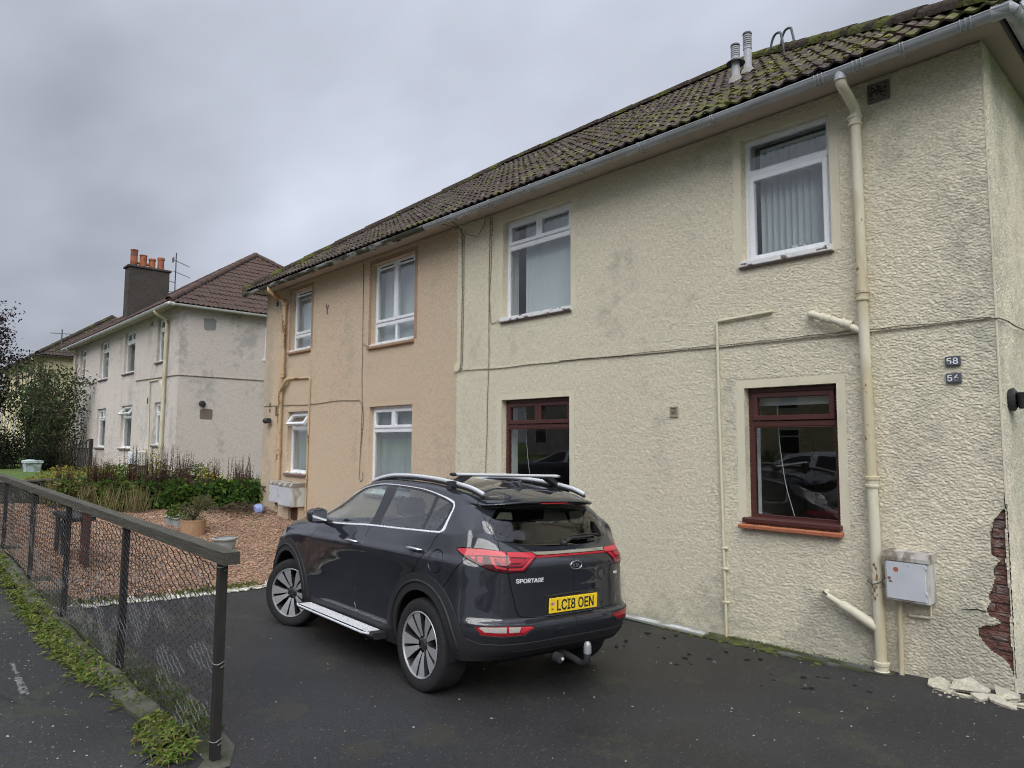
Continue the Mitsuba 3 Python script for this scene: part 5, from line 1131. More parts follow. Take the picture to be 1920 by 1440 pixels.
    # bumper ledge, lower lip
    def rear_line(y0, y1, z, n=24, dx=0.):
        y = np.linspace(y0, y1, n); x = REARX(np.c_[np.abs(y), np.full(n, z)]); ok = ~np.isnan(x); return np.stack([x + dx, y, np.full(n, z)], 1)[ok]
    put(fr, BP, 'lower_crease', tube(rear_line(-.55, .55, .405), .010, 8), 'm_clad', True)
    put(fr, BP, 'lower_crease', tube(rear_line(-.62, .62, .372), .010, 8), 'm_clad', True)
    for yy in (-.62, -.2, .26, .66):
        x = float(REARX([[abs(yy), .47]])[0]); put(fr, BP, 'parking_sensor', lathe([(.0, .004), (.011, .003), (.012, 0)], 12, 0, at=(x - .004, yy, .47)), 'm_clad')
    # door furniture
    for s in (1, -1):
        for who, x0, z0 in (('f', 1.155, 1.042), ('r', .10, 1.078)):
            y = float(SIDEY([[x0, z0]])[0]); xx = np.linspace(-.105, .105, 11); bow = .034 * (1 - (xx / .105) ** 4) ** .5 + .004
            h = put(fr, doors[s, who], 'handle', tube(np.stack([x0 + xx, s * (y + bow), z0 + .006 * np.cos(xx * 14)], 1), [.008, .014, .017, .018, .018, .018, .018, .017, .015, .012, .006], 10, flat=.7), 'm_chrome', True)
            cx, cz = circ(x0 + .02, z0 - .012, .045, n=24, rz=.034); put(fr, doors[s, who], 'handle_recess', panel(PG(side_tv(cx, cz)), .0012, .003, sides=(s,), nt=30, nv=24), 'm_blackgloss')
    for s in (1, -1):
        X0, X1 = .56, 2.14; z = .335
        st = put(fr, K, 'side_step', hull(np.array([(x, s * y, zz) for x, e in ((X0, .03), (X1, .03)) for y, zz in ((.86, z - .05), (.86, z), (1.02 - e, z), (1.03 - e, z - .02), (1.0 - e, z - .055))] + [(x, s * 1.035, z - .015) for x in (X0 + .12, X1 - .12)])), 'm_clad')
        put(fr, st, 'tread', rbx(X0 + .08, X1 - .08, s * .885, s * 1.010, z + .0005, z + .007, .003), 'm_tread')
        put(fr, st, 'edge_trim', tube([(X0 + .04, s * 1.008, z - .004), (X0 + .12, s * 1.033, z - .006), (X1 - .12, s * 1.033, z - .006), (X1 - .04, s * 1.008, z - .004)], .010, 8), 'm_satin', True)
        if s > 0:
            ds = [bx(X0 + .11 + .042 * i, X0 + .133 + .042 * i, .895 + .028 * j + .014 * (i % 2), .911 + .028 * j + .014 * (i % 2), z + .0065, z + .0095) for i in range(33) for j in range(4)]
            put(fr, st, 'tread_studs', cat(ds), 'm_satin'); labels.setdefault(st + '__tread_studs', {})['kind'] = 'stuff'
        # mirror
        _m = trimesh.creation.icosphere(subdivisions=3); q = np.sign(_m.vertices) * np.abs(_m.vertices) ** .62; q = np.stack([1.735 + .085 * q[:, 0] + .02 * (q[:, 0] > 0) * (1 - np.abs(q[:, 1])), 1.025 + .095 * q[:, 1] - .012 * q[:, 0], 1.228 + .068 * q[:, 2] * (1 + .12 * (q[:, 1] < 0))], 1); q[:, 0] = np.maximum(q[:, 0], 1.668)
        mk = put(fr, K, 'door_mirror', (q * [1, s, 1], np.array(_m.faces)[:, ::s]), 'm_paint', 50)
        put(fr, mk, 'mirror_glass', (lambda v: (v * [1, s, 1], quads([[0, 1, 2, 3]])))(np.array([(1.664, .952, 1.178), (1.664, 1.095, 1.182), (1.664, 1.10, 1.272), (1.664, .952, 1.282)])), 'm_chrome')
        put(fr, mk, 'mirror_foot', tube([(1.74, s * .84, 1.14), (1.74, s * .90, 1.16), (1.74, s * .96, 1.19)], .028, 8), 'm_black', True)
    # roof rails and bar
    for s in (1, -1):
        RP = bend([(1.42, .60 * s, 1.575), (1.30, .59 * s, 1.612), (1.08, .585 * s, 1.645), (.73, .58 * s, 1.652), (.32, .58 * s, 1.634), (.02, .578 * s, 1.604), (-.20, .572 * s, 1.572), (-.345, .567 * s, 1.528)], .15)
        k = put(fr, K, 'roof_rail', tube(RP, .0125, 10, flat=1.35), 'm_satin', True); put(fr, k, 'rail_foot', tube(RP - [0, 0, .022], .014, 8), 'm_clad', True)
    K2 = thing('roof_bar', 'silver roof bar across the dark car with black feet', 'roof bar')
    put(fr, K2, 'bar', hull(np.array([(.05 + .036 * math.cos(a), y, 1.675 + .015 * math.sin(a)) for a in np.linspace(0, 6.283, 17)[:-1] for y in (-.60, .585)])), 'm_tread', 60)
    for s in (1, -1):
        put(fr, K2, 'end_cap', hull(np.array([(.05 + .037 * math.cos(a) * c, s * y - (.012 if s > 0 else -.003) * 1, 1.675 + .016 * math.sin(a) * c) for a in np.linspace(0, 6.283, 13)[:-1] for y, c in ((.595, 1.), (.625, .8))])), 'm_clad', 40)
        put(fr, K2, 'foot', hull(np.array([(.05 + dx, s * y, z) for dx in (-.045, .045) for y, z in ((.42, 1.664), (.50, 1.664), (.61, 1.60), (.555, 1.60), (.60, 1.565), (.63, 1.58))])), 'm_clad')
        put(fr, K2, 'clamp', rbx(.02, .08, s * .575, s * .64, 1.545, 1.62, .006), 'm_black')
    xa, ya = -.10, .03; za = 1.575
    put(fr, K, 'shark_fin', hull(np.array([(xa - .06, ya - .004, za + .065), (xa - .06, ya + .004, za + .065), (xa - .07, ya, za + .05), (xa - .08, ya - .03, za - .02), (xa - .08, ya + .03, za - .02), (xa + .10, ya - .02, za - .0), (xa + .10, ya + .02, za - .0), (xa + .02, ya - .01, za + .045), (xa + .02, ya + .01, za + .045)])), 'm_paint', 40)
    put(fr, TG, 'spoiler_lamp', tube(np.stack([np.full(9, -.560), np.linspace(-.15, .15, 9), np.full(9, 1.462)], 1), .006, 6), 'm_lens_red', True)
    put(fr, TG, 'wiper', cat([tube([(-.672, -.02, 1.155), (-.665, -.10, 1.19), (-.650, -.34, 1.195)], [.018, .012, .007], 8), tube([(-.655, -.10, 1.205), (-.64, -.28, 1.215), (-.63, -.44, 1.205)], .008, 6), lathe([(.0, -.02), (.022, -.02), (.024, .02)], 12, 0, at=(-.665, -.02, 1.155))]), 'm_black', True)
    # plate, badges, lettering
    def on_rear(v2, lift, z0, y0):
        y = y0 - v2[:, 0]; z = z0 + v2[:, 1]; x = REARX(np.c_[np.abs(y), z]); return np.stack([x - lift - v2[:, 2], y, z], 1)
    pt = put(fr, K, 'number_plate', rbx(-.815, -.803, -.255, .265, .655, .766, .003), 'm_plate_yellow', label='yellow number plate reading LC18 OEN')
    tm = meshkit.text_mesh('LCI8 OEN', .074, .0012, True); v = np.array(tm.vertices); sc = .40 / np.ptp(v[:, 0]); v[:, 0] = (v[:, 0] - v[:, 0].min()) * sc
    put(fr, pt, 'characters', (np.stack([-.8153 - v[:, 2], .188 - v[:, 0], .6735 + v[:, 1]], 1), np.array(tm.faces)), 'm_dark')
    put(fr, pt, 'flag', cat([bx(-.8157, -.815, .218, .252, .715, .737)]), 'm_bluebag'); put(fr, pt, 'flag_cross', cat([bx(-.8161, -.8156, .233, .237, .715, .737), bx(-.8161, -.8156, .218, .252, .7245, .7275)]), 'm_lens_bright')
    tm = meshkit.text_mesh('UK', .013, .0008, True); v = np.array(tm.vertices); put(fr, pt, 'country_letters', (np.stack([-.8153 - v[:, 2], .249 - v[:, 0], .680 + v[:, 1]], 1), np.array(tm.faces)), 'm_dark')
    put(fr, TG, 'plate_recess_edge', tube([(-.800, .30, .785), (-.802, 0, .790), (-.800, -.30, .785)], .006, 6), 'm_paint', True)
    cy, cz = -.005, 1.0; xb = float(REARX([[.0, cz]])[0]) - .002
    a = np.linspace(0, 2 * math.pi, 41)[:-1]
    bd = put(fr, TG, 'badge', hull(np.array([(xb - e, cy + .060 * s_ * math.cos(t), cz + .031 * s_ * math.sin(t)) for t in a for e, s_ in ((-.01, 1.), (.003, .97))])), 'm_blackgloss')
    put(fr, bd, 'badge_ring', tube(np.stack([np.full(41, xb - .004), cy + .060 * np.cos(np.linspace(0, 2 * math.pi, 41)), cz + .031 * np.sin(np.linspace(0, 2 * math.pi, 41))], 1), .0042, 8, cap=False), 'm_chrome', True)
    ms = []
    for ch, ox in (('K', -.041), ('I', -.008), ('\u039b', .006)):
        tm = meshkit.text_mesh(ch, .031, .002, True); v = np.array(tm.vertices); v[:, 0] = v[:, 0] * 1.05 + ox; v[:, 1] -= .0155; ms.append((v, np.array(tm.faces)))
    v, f = cat(ms); put(fr, bd, 'badge_letters', (np.stack([xb - .0035 - v[:, 2], cy - v[:, 0], cz + v[:, 1]], 1), f), 'm_chrome')
    tm = meshkit.text_mesh('SPORTAGE', .030, .003, True); v = np.array(tm.vertices); v[:, 0] = (v[:, 0] - v[:, 0].min()) * .235 / np.ptp(v[:, 0])
    put(fr, TG, 'model_letters', (on_rear(v, .001, .895, .555), np.array(tm.faces)), 'm_pvc')
    tm = meshkit.text_mesh('GDI', .020, .003, True); v = np.array(tm.vertices); v[:, 0] = (v[:, 0] - v[:, 0].min()) * .065 / np.ptp(v[:, 0])
    put(fr, TG, 'engine_letters', (on_rear(v, .001, .895, -.48), np.array(tm.faces)), 'm_pvc')
    # tow bar
    tb = put(fr, K, 'tow_bar', tube(bend([(-.55, .0, .33), (-.78, .0, .30), (-.90, .0, .275), (-.955, .0, .30), (-.96, .0, .375)], .06), .026, 10), 'm_clad', True)
    put(fr, tb, 'tow_ball_cover', lathe([(.027, -.05), (.030, -.042), (.029, .0), (.026, .022), (.016, .038), (.0, .042)], 18, at=(-.96, .0, .41)), 'm_ballcap', 50)
    put(fr, tb, 'socket', cat([lathe([(.0, -.045), (.036, -.045), (.040, .01), (.03, .02), (.0, .02)], 16, 0, at=(-.80, .17, .325))]), 'm_black', 40); put(fr, tb, 'socket_pin', lathe([(.0, -.01), (.012, -.008), (.012, .0)], 10, 0, at=(-.848, .155, .32)), 'm_satin')
    # wheels and wells, underbody
    wheel(fr, K, 0, .775); wheel(fr, K, 0, -.775); wheel(fr, K, 2.67, .772, .46); wheel(fr, K, 2.67, -.772, .46)
    for cx in (0., 2.67):
        for s in (1, -1):
            k = np.linspace(-.15, math.pi + .15, 24); P = np.stack([cx + .425 * np.cos(k), k * 0, .37 + .425 * np.sin(k)], 1); v = np.vstack([P + [0, s * .90, 0], P + [0, s * .52, 0]]); i = np.arange(23)
            put(fr, K, 'wheel_well', cat([(v, quads(np.c_[i, i + 1, i + 25, i + 24])), (np.vstack([P + [0, s * .52, 0], [[cx, s * .52, .37]]]), np.c_[i, i + 1, i * 0 + 24])]), 'm_lining')
    put(fr, K, 'underbody', cat([bx(-.50, 3.4, -.5, .5, .26, .40), bx(.45, 2.2, -.82, .82, .27, .42), bx(-.56, -.45, -.66, .66, .36, .45)]), 'm_lining')
    # inside
    for y in (.36, -.36):
        for x, who in ((1.30, 'front'), (.38, 'rear')):
            st = put(fr, K, 'seat', cat([hull(np.array([(x - .02, y + b, .55) for b in (-.25, .25)] + [(x + .5, y + b, .62) for b in (-.25, .25)] + [(x, y + b, .68) for b in (-.25, .25)] + [(x + .5, y + b, .72) for b in (-.24, .24)])), hull(np.array([(x + d, y + b, z) for d, b, z in ((0, -.25, .62), (0, .25, .62), (.14, -.22, .66), (.14, .22, .66), (-.22, -.22, 1.16), (-.22, .22, 1.16), (-.12, -.20, 1.20), (-.12, .20, 1.20), (-.24, -.14, 1.24), (-.24, .14, 1.24))]))]), 'm_seat', 50)
            put(fr, st, 'headrest', hull(np.array([(x - .27 + d, y + b * q, z) for d, q in ((0, 1), (.10, .9)) for b, z in ((-.13, 1.27), (.13, 1.27), (-.145, 1.36), (.145, 1.36), (-.10, 1.43), (.10, 1.43))])), 'm_seat', 50)
    a = np.linspace(0, 2 * math.pi, 33); th = .42
    put(fr, K, 'steering_wheel', cat([tube(np.stack([1.93 - .19 * np.sin(a) * math.sin(th), -.36 + .19 * np.cos(a), 1.03 + .19 * np.sin(a) * math.cos(th)], 1), .016, 8, cap=False), hull(np.array([(1.95 + d, -.36 + b, 1.02 + c) for d in (-.02, .04) for b in (-.09, .09) for c in (-.06, .05)])), bx(1.93, 1.95, -.54, -.18, 1.0, 1.03)]), 'm_seat', True)
    put(fr, K, 'dashboard', hull(np.array([(1.95, y, 1.02) for y in (-.78, .78)] + [(2.1, y, 1.10) for y in (-.76, .76)] + [(2.45, y, 1.09) for y in (-.55, .55)] + [(2.0, y, .7) for y in (-.78, .78)])), 'm_seat')
    return K


_f = np.array([-math.cos(.0626) * math.cos(.014), math.sin(.0626) * math.cos(.014), -.014]); _f /= np.linalg.norm(_f)
_l = np.cross([0, 0, 1.], _f); _l /= np.linalg.norm(_l); _u = np.cross(_f, _l); CR = .04
CARF = Frame((-4.504, 4.170, -.215), _f, _l * math.cos(CR) + _u * math.sin(CR), _u * math.cos(CR) - _l * math.sin(CR))
detailed_car(CARF)


def plain_car(label, m, x, y, yaw, k=(1, 1, 1)):
    z = gz(x, y) - .01; c, s = math.cos(yaw), math.sin(yaw)
    fr = Frame((x, y, z), np.array([c, s, 0]) * k[0], np.array([-s, c, 0]) * k[1], np.array([0, 0, 1.]) * k[2])
    K = thing('parked_car', label, 'car')
    g = shapely.union_all([GLF, GLR, GLQ]); 
    put(fr, K, 'body', panel(FULL.difference(shapely.union_all([CHROME, RGLASS, WIND, WELLS, LIGHT])), nt=7, nv=5), m)
    put(fr, K, 'window_trim', panel(CHROME.difference(g), 0., nt=7, nv=5), 'm_satin'); put(fr, K, 'side_glass', panel(g, -.004, nt=7, nv=5), 'm_blackgloss'); put(fr, K, 'end_glass', panel(shapely.union_all([RGLASS, WIND]), -.004, nt=7, nv=5), 'm_blackgloss')
    put(fr, K, 'tail_light', panel(LIGHT, 0., nt=7, nv=5), 'm_lens_red')
    for cx in (0, 2.67):
        for s in (.775, -.775): wheel(fr, K, cx, s, full=False)
    put(fr, K, 'underbody', cat([bx(-.6, 3.4, -.82, .82, .24, .42)]), 'm_lining')
plain_car('silver family car parked on the road behind the photographer, seen only in reflections', 'm_silver_paint', -6.0, -2.55, math.pi)
plain_car('blue saloon parked on the road behind the fence, seen only in reflections', 'm_blue_paint', -13.5, -2.5, math.pi, (1, .96, .88))
# ------------------------------------------------------------------ the wire fence
FN = thing('wire_fence', 'chain link wire fence with black posts and a flat timber top rail', 'fence')
RAILZ = lambda x: 1.10 + .0125 * (-4.1 - np.asarray(x, float))
posts = [-4.27, -6.32, -8.45, -10.42, -12.66, -14.8, -17.0]
for i, x in enumerate(posts):
    zb = gz(x, 1.63) - .12; lean = rnd.uniform(-.006, .006)
    part(FN, 'post', hull(np.array([(x + a + (lean if z > 0 else 0), 1.63 + b, zz) for a in (-.026, .026) for b in (-.024, .024) for z, zz in ((0, zb), (1, float(RAILZ(x)) - .07))])), 'm_post')
xr_ = np.r_[-4.13, -8.3, -12.6, -17.2]
for a, b in zip(xr_, xr_[1:]):
    za, zb = RAILZ(a), RAILZ(b)
    c = [(a, za), (b + .003, zb)]
    part(FN, 'top_rail', hull(np.array([(x, 1.63 + dy, z + dz) for x, z in c for dy, dz in ((-.042, 0), (.048, .0), (-.045, -.003), (.05, -.004), (-.045, -.072), (.05, -.072))])), 'm_wood')
    part(FN, 'rail_groove', bx(a, b, 1.584, 1.5849, za - .06, za - .058), 'm_dark') if False else None
d = .056; segs_v, segs_f, n = [], [], 0
X0, X1 = -4.30, -17.0; cols = int((X0 - X1) / d)
kk = np.arange(4) * math.pi / 2
for i in range(cols):
    xc = X0 - d * (i + .5); zt = float(RAILZ(xc)) - .085; zb = gz(xc, 1.6) + .06; m = int((zt - zb) / (d / 2)); 
    z = zt - np.arange(m + 1) * (d / 2)
    zig = np.where((np.arange(m + 1) + i) % 2 == 0, -1, 1) * d * .53
    wob = .010 * np.sin(z * 5 + X0 * 2.3 + .4 * xc) + .006 * (meshkit.noise(np.c_[z * 3, z * 0 + xc * 2, z * 0]) - .5) * 2
    sag = .012 * np.sin(xc * 4.1 + z * 2) + .02 * (meshkit.noise(np.c_[z * 2, z * 0 + xc * 1.4, z * 0 + 5]) - .5)
    yy = 1.598 + sag + np.where(np.arange(m + 1) % 2 == 0, -.004, .004)
    P = np.stack([xc + zig + wob, yy, z + .006 * np.sin(xc * 9)], 1)
    rings = (P[:, None, :] + (.0026) * np.stack([np.cos(kk), np.sin(kk) * 1.0, np.sin(kk) * .7], 1)[None])
    mm = len(P); segs_v.append(rings.reshape(-1, 3)); a, b = np.meshgrid(np.arange(mm - 1), np.arange(4), indexing='ij'); a, b = a.ravel(), b.ravel(); e = (b + 1) % 4
    segs_f.append(quads(np.c_[a * 4 + b, a * 4 + e, (a + 1) * 4 + e, (a + 1) * 4 + b]) + n); n += mm * 4
part(FN, 'wire_mesh', (np.vstack(segs_v), np.vstack(segs_f)), 'm_wire', label='rusty dark chain link wire mesh, paler towards the ground')
for z in (.98, .42, -.02):
    a = np.linspace(0, 2 * math.pi * 1.6, 26)
    part(FN, 'wire_tie', tube(np.stack([-4.27 + .036 * np.cos(a), 1.63 + .034 * np.sin(a), z + .004 * a + .004 * np.sin(3 * a)], 1), .0028, 5), 'm_tie', True)
part(FN, 'line_wire', tube([(x, 1.60, gz(x, 1.6) + .075 + .01 * math.sin(x * 3)) for x in np.arange(-17, -4.27, .4)], .003, 5), 'm_wire', True)

# ------------------------------------------------------------------ planting helpers
G1, G2, G3 = (.055, .105, .022), (.085, .135, .030), (.12, .155, .04)
YEL, RED, TAN, BRN = (.26, .24, .045), (.085, .032, .028), (.30, .235, .125), (.11, .065, .042)


def leafmesh(P, D, L, W, cols, var, seed, fold=.25, droop=.3):
    m = leaves(np.asarray(P, float), D, L, W, seed, fold, droop); return m, percol(len(P), 5, cols, var, seed + 1)


def ball_dirs(n, g, upb=.2):
    d = g.normal(size=(n, 3)); d /= np.linalg.norm(d, axis=1, keepdims=True); d[:, 2] = d[:, 2] * .8 + upb; return d / np.linalg.norm(d, axis=1, keepdims=True)


def bush(parent, c, rad, n, L, W, cols, seed, var=.3, name='foliage', hollow=.55, cl=14):
    """leaves in clumps through an uneven volume"""
    g = np.random.default_rng(seed); cd = ball_dirs(cl, g, .1); cp = np.asarray(c) + cd * np.asarray(rad) * g.uniform(hollow, 1., (cl, 1)) ** .6
    k = g.integers(0, cl, n); q = ball_dirs(n, g, .1); s = g.uniform(.15, 1, (n, 1)) ** .5
    P = cp[k] + q * s * np.asarray(rad) * .42; D = q + .5 * (P - np.asarray(c)) / np.asarray(rad) + g.normal(0, .3, (n, 3))
    m, col = leafmesh(P, D, g.uniform(.6, 1.2, n) * L, g.uniform(.7, 1.2, n) * W, cols, var, seed + 2)
    return part(parent, name, m, 'm_leaf', color=col)


# weeds along the footpath edging: rosettes of narrow leaves
g = np.random.default_rng(21); P, D, L = [], [], []
for x in np.r_[np.arange(-12, -6.45, .085), np.arange(-6.6, -6.15, .04), np.arange(-4.95, -4.35, .035), np.arange(-6.2, -5.2, .2)]:
    x = x + g.normal(0, .05); dens = meshkit.noise(np.array([x * 1.6, 3., 0.])) 
    for _ in range(int(6 + 62 * dens)):
        y = 1.47 + g.normal(0, .055) - (.06 if x < -6 else .0); P.append((x + g.normal(0, .05), y, gz(x, y) + .015 + .05 * (y > 1.46))); a = g.uniform(0, 6.28)
        D.append((math.cos(a), math.sin(a) - .35, g.uniform(.15, 1.1))); L.append(g.uniform(.03, .095))
L = np.array(L); m, col = leafmesh(P, D, L, L * .26, [G2, (.15, .20, .05), (.19, .22, .06), (.20, .18, .07), (.12, .17, .04)], .3, 5, droop=.35)
L_ = 0; solo('weeds', 'straggling green weeds growing along the edging of the footpath', 'weeds', m, 'm_leaf', kind='stuff', color=col)
P, D, L = [], [], []
for _ in range(2600):                                                                       # inside the fence foot, along the pebbles and the wall
    r = g.uniform()
    if r < .30: x = g.uniform(-6.2, -4.6); y = 1.72 + g.normal(0, .07)
    elif r < .75:
        q = g.uniform(); x, y = np.array([-8.9, 1.9]) * (1 - q) + np.array([-9.55, 4.2]) * q; x -= abs(g.normal(.10, .09))
        if meshkit.noise(np.array([q * 9, 1., 2.])) < .35: continue
    else:
        x = g.uniform(-3.9, -2.5); y = FY - .03 - abs(g.normal(0, .04))
        if x > -3.2 and g.uniform() < .6: continue
    P.append((x, y, gz(x, y) + .005)); a = g.uniform(0, 6.28); D.append((math.cos(a) * .6, math.sin(a) * .6, 1.)); L.append(g.uniform(.03, .11) * (.55 if r > .75 else 1))
L = np.array(L); m, col = leafmesh(P, D, L, L * .13, [G1, G2, (.10, .14, .03), (.16, .16, .05)], .3, 6, droop=.25)
solo('grass', 'short grass and moss at the foot of the fence, the pebble line and the cream wall', 'grass', m, 'm_leaf', kind='stuff', color=col)
# moss cushions: fallen on the drive, and a strip by the wall
P = np.array([(g.uniform(-4.9, -2.9), FY - abs(g.normal(.10, .06)) - .05, 0) for _ in range(420)] + [(x_, y_, 0) for x_, y_ in zip(g.uniform(-4.6, -2.2, 26), g.uniform(5.5, 6.5, 26))]); s = np.r_[g.uniform(.012, .035, 420), g.uniform(.012, .034, 26)]
P[:, 2] = gz(P[:, 0], P[:, 1]) + .002
solo('moss', 'green moss cushions along the foot of the cream wall and dark bits of it fallen on the tarmac', 'moss', stones(P, s, 4, .4), 'm_vc', kind='stuff', color=np.vstack([percol(420, 12, [(.075, .085, .02), (.05, .055, .022), (.09, .10, .025)], .3, 3), percol(26, 12, [(.014, .013, .011)], .2, 4)]))
P = []
for x, k_ in ((-2.05, .2), (-3.9, .12), (-9.0, .1)): pass
# white chips scattered on the tarmac
P = np.array([(x, y, 0) for x, y in zip(g.uniform(-7, 1.5, 260), g.uniform(.4, 6.6, 260))]); P[:, 2] = gz(P[:, 0], P[:, 1]) + .003
P2 = np.array([(x, y, 0) for x, y in zip(g.uniform(-9, -3.5, 500), g.uniform(-.2, 1.4, 500))]); P2[:, 2] = gz(P2[:, 0], P2[:, 1]) + .002
solo('stone_chips', 'pale loose stone chips scattered over the tarmac', 'gravel', stones(np.vstack([P, P2]), np.r_[g.uniform(.003, .010, 260), g.uniform(.0025, .008, 500)], 8, .5), 'm_vc', kind='stuff', color=percol(760, 12, [(.42, .41, .38), (.30, .28, .25), (.22, .20, .18)], .3, 9))
# white pebbles edging the garden
P = []
for _ in range(1500):
    q = g.uniform(); i_ = 0 if q < .25 else (1 if q < .7 else 2); a, b = np.array(PEB[i_]), np.array(PEB[i_ + 1]); c_ = a + (b - a) * g.uniform(); P.append((c_[0] - abs(g.normal(.02, .09)), c_[1] + g.normal(0, .03), 0))
P = np.array(P); P[:, 2] = gz(P[:, 0], P[:, 1]) + .012
solo('pebbles', 'line of white pebbles between the drive and the gravel garden', 'pebbles', stones(P, g.uniform(.012, .030, len(P)), 11, .6), 'm_vc', 60, kind='stuff', color=None) if False else None
v_, f_ = stones(P, g.uniform(.012, .030, len(P)), 11, .6); solo('pebbles', 'line of white pebbles between the drive and the gravel garden', 'pebbles', (v_, f_), 'm_vc', kind='stuff', color=percol(len(P), 12, [(.60, .59, .54), (.48, .47, .42), (.30, .32, .22)], .2, 13))
P = np.array([(x, y, 0) for x, y in zip(g.uniform(-18.4, -8.9, 24000), g.uniform(1.9, 6.85, 24000)) if x < np.interp(y, [1.7, 2.6, 4.15, 6, 6.9], [-8.8, -9.1, -9.5, -10.35, -10.5]) - .05]); P[:, 2] = gz(P[:, 0], P[:, 1]) + .03 + .14 * (meshkit.fbm(np.c_[P[:, :2] * 1.1, P[:, 0] * 0], 3, 2) - .5)
solo('gravel', 'reddish brown stone chips covering the front garden', 'gravel', stones(P, g.uniform(.009, .024, len(P)), 15, .7), 'm_vc', kind='stuff', color=percol(len(P), 12, [(.36, .225, .15), (.30, .18, .125), (.42, .28, .20), (.22, .15, .115)], .3, 14))
# fallen lumps of render at the corner
k_ = 0
for x, y, sx, sy, th, rx_, rz_ in ((-1.90, 6.66, .11, .08, .03, .5, .3), (-1.79, 6.62, .10, .09, .035, .55, -.4), (-1.68, 6.64, .13, .11, .035, .75, .2), (-1.60, 6.55, .09, .06, .03, .2, .9), (-1.54, 6.66, .12, .03, .025, .9, .5), (-1.49, 6.58, .08, .05, .03, .3, -.2), (-1.42, 6.66, .07, .06, .04, .2, .4), (-1.40, 6.50, .10, .06, .02, .1, .1), (-1.86, 6.56, .06, .05, .02, .1, 1.), (-1.72, 6.52, .08, .03, .02, .1, .2), (-1.34, 6.56, .06, .05, .03, .2, .7), (-1.46, 6.74, .10, .09, .05, 1.1, 0.)):
    gg = np.random.default_rng(50 + k_); n_ = gg.integers(6, 9); an = np.sort(gg.uniform(0, 6.28, n_)); rr = gg.uniform(.7, 1.1, n_)
    v = np.array([(sx * r_ * math.cos(t), sy * r_ * math.sin(t), h_) for t, r_ in zip(an, rr) for h_ in (-th / 2, th / 2)]); m = move(hull(v), (x, y, gz(x, y) + max(th / 2, .6 * sy * math.sin(rx_))), rz=rz_, rx=rx_)
    solo('render_fragment', 'broken lump of fallen cream render lying at the house corner', 'rubble', m, 'm_cream' if k_ % 4 != 3 else 'm_render_edge', group='lumps of fallen render at the corner'); k_ += 1
P = np.array([(g.uniform(-1.95, -1.3), g.uniform(6.42, 6.8), 0) for _ in range(70)]); P[:, 2] = gz(P[:, 0], P[:, 1]) + .004
solo('render_crumbs', 'small crumbs of render and brick round the fallen lumps', 'rubble', stones(P, g.uniform(.005, .018, 70), 16, .5), 'm_vc', kind='stuff', color=percol(70, 12, [(.5, .47, .36), (.35, .33, .28), (.2, .12, .10)], .2, 17))
# drainage channel with a metal grating at the foot of the cream wall
dk = thing('drain_channel', 'grey drainage channel with a slotted grating at the foot of the cream wall', 'drain')
zf = lambda x: gz(x, 6.74) + .02
for a, b in ((-6.5, -4.15), (-3.3, -2.5)):
    za, zb_ = zf(a), zf(b); H_ = lambda y0, y1, z0, z1: (np.array([[a, y0, za + z0], [b, y0, zb_ + z0], [b, y1, zb_ + z0], [a, y1, za + z0], [a, y0, za + z1], [b, y0, zb_ + z1], [b, y1, zb_ + z1], [a, y1, za + z1]]), BOXF)
    part(dk, 'channel_edge', cat([H_(6.665, 6.69, -.08, .006), H_(6.80, 6.825, -.08, .006), H_(6.66, 6.83, -.1, -.045)]), 'm_pot_grey' if a < -5 else 'm_drain')
    if a < -5: part(dk, 'cover', H_(6.69, 6.80, -.02, .002), 'm_galv_old')
    else:
        for x in np.arange(a + .02, b - .01, .026): part(dk, 'grating_bar', bx(x, x + .009, 6.69, 6.80, zf(x) - .02, zf(x)), 'm_drain')
struct('concrete_strip', terrain([(-7.5, 6.62), (-7.5, 6.9), (-2.3, 6.9), (-2.3, 6.72), (-3.2, 6.66)], .2, .008, .02, 9), 'm_concrete', True)

# ------------------------------------------------------------------ pots, litter, small garden things
pk = thing('plant_pot', 'terracotta coloured round pot with a wispy grey green shrub in it', 'pot')
px, py = -13.9, 4.73; pz = gz(px, py)
part(pk, 'pot', lathe([(.205, -.05), (.225, .26), (.232, .27), (.232, .30), (.215, .30), (.21, .24), (0, .24)], 28, at=(px, py, pz)), 'm_pot', 40)
bush(pk, (px + .05, py + .05, pz + .50), (.32, .28, .22), 900, .07, .018, [(.12, .13, .06), (.16, .16, .08), (.09, .08, .05)], 31, name='shrub')
part(pk, 'stems', cat([tube([(px, py, pz + .24), (px + .1 * math.cos(a), py + .1 * math.sin(a), pz + .45), (px + .26 * math.cos(a), py + .26 * math.sin(a), pz + .60)], [.012, .008, .003], 5) for a in np.arange(0, 6.2, .55)]), 'm_bark')
pk = thing('plant_pot', 'grey plastic trough with a low green plant just behind the terracotta pot', 'pot')
px, py = -14.9, 4.85; pz = gz(px, py)
part(pk, 'pot', cat([rbx(px - .35, px + .3, py - .22, py + .2, pz - .03, pz + .20, .03), rbx(px - .37, px + .32, py - .24, py + .22, pz + .18, pz + .21, .01)]), 'm_pot_grey')
bush(pk, (px, py, pz + .30), (.36, .25, .14), 350, .08, .035, [G1, G2, G3], 33, name='leaves')
pk = thing('plant_pot', 'empty grey green bowl with a pale rim beside the fence rail end', 'pot')
px, py = -12.0, 4.61; pz = gz(px, py)
part(pk, 'bowl', lathe([(.14, -.05), (.175, .23), (.20, .235), (.205, .255), (.19, .26), (.17, .2), (.0, .16)], 30, at=(px, py, pz)), 'm_pot_grey', 40); part(pk, 'rim', lathe([(.188, .257), (.207, .257), (.207, .268), (.19, .27)], 30, at=(px, py, pz)), 'm_galv_old', 40)
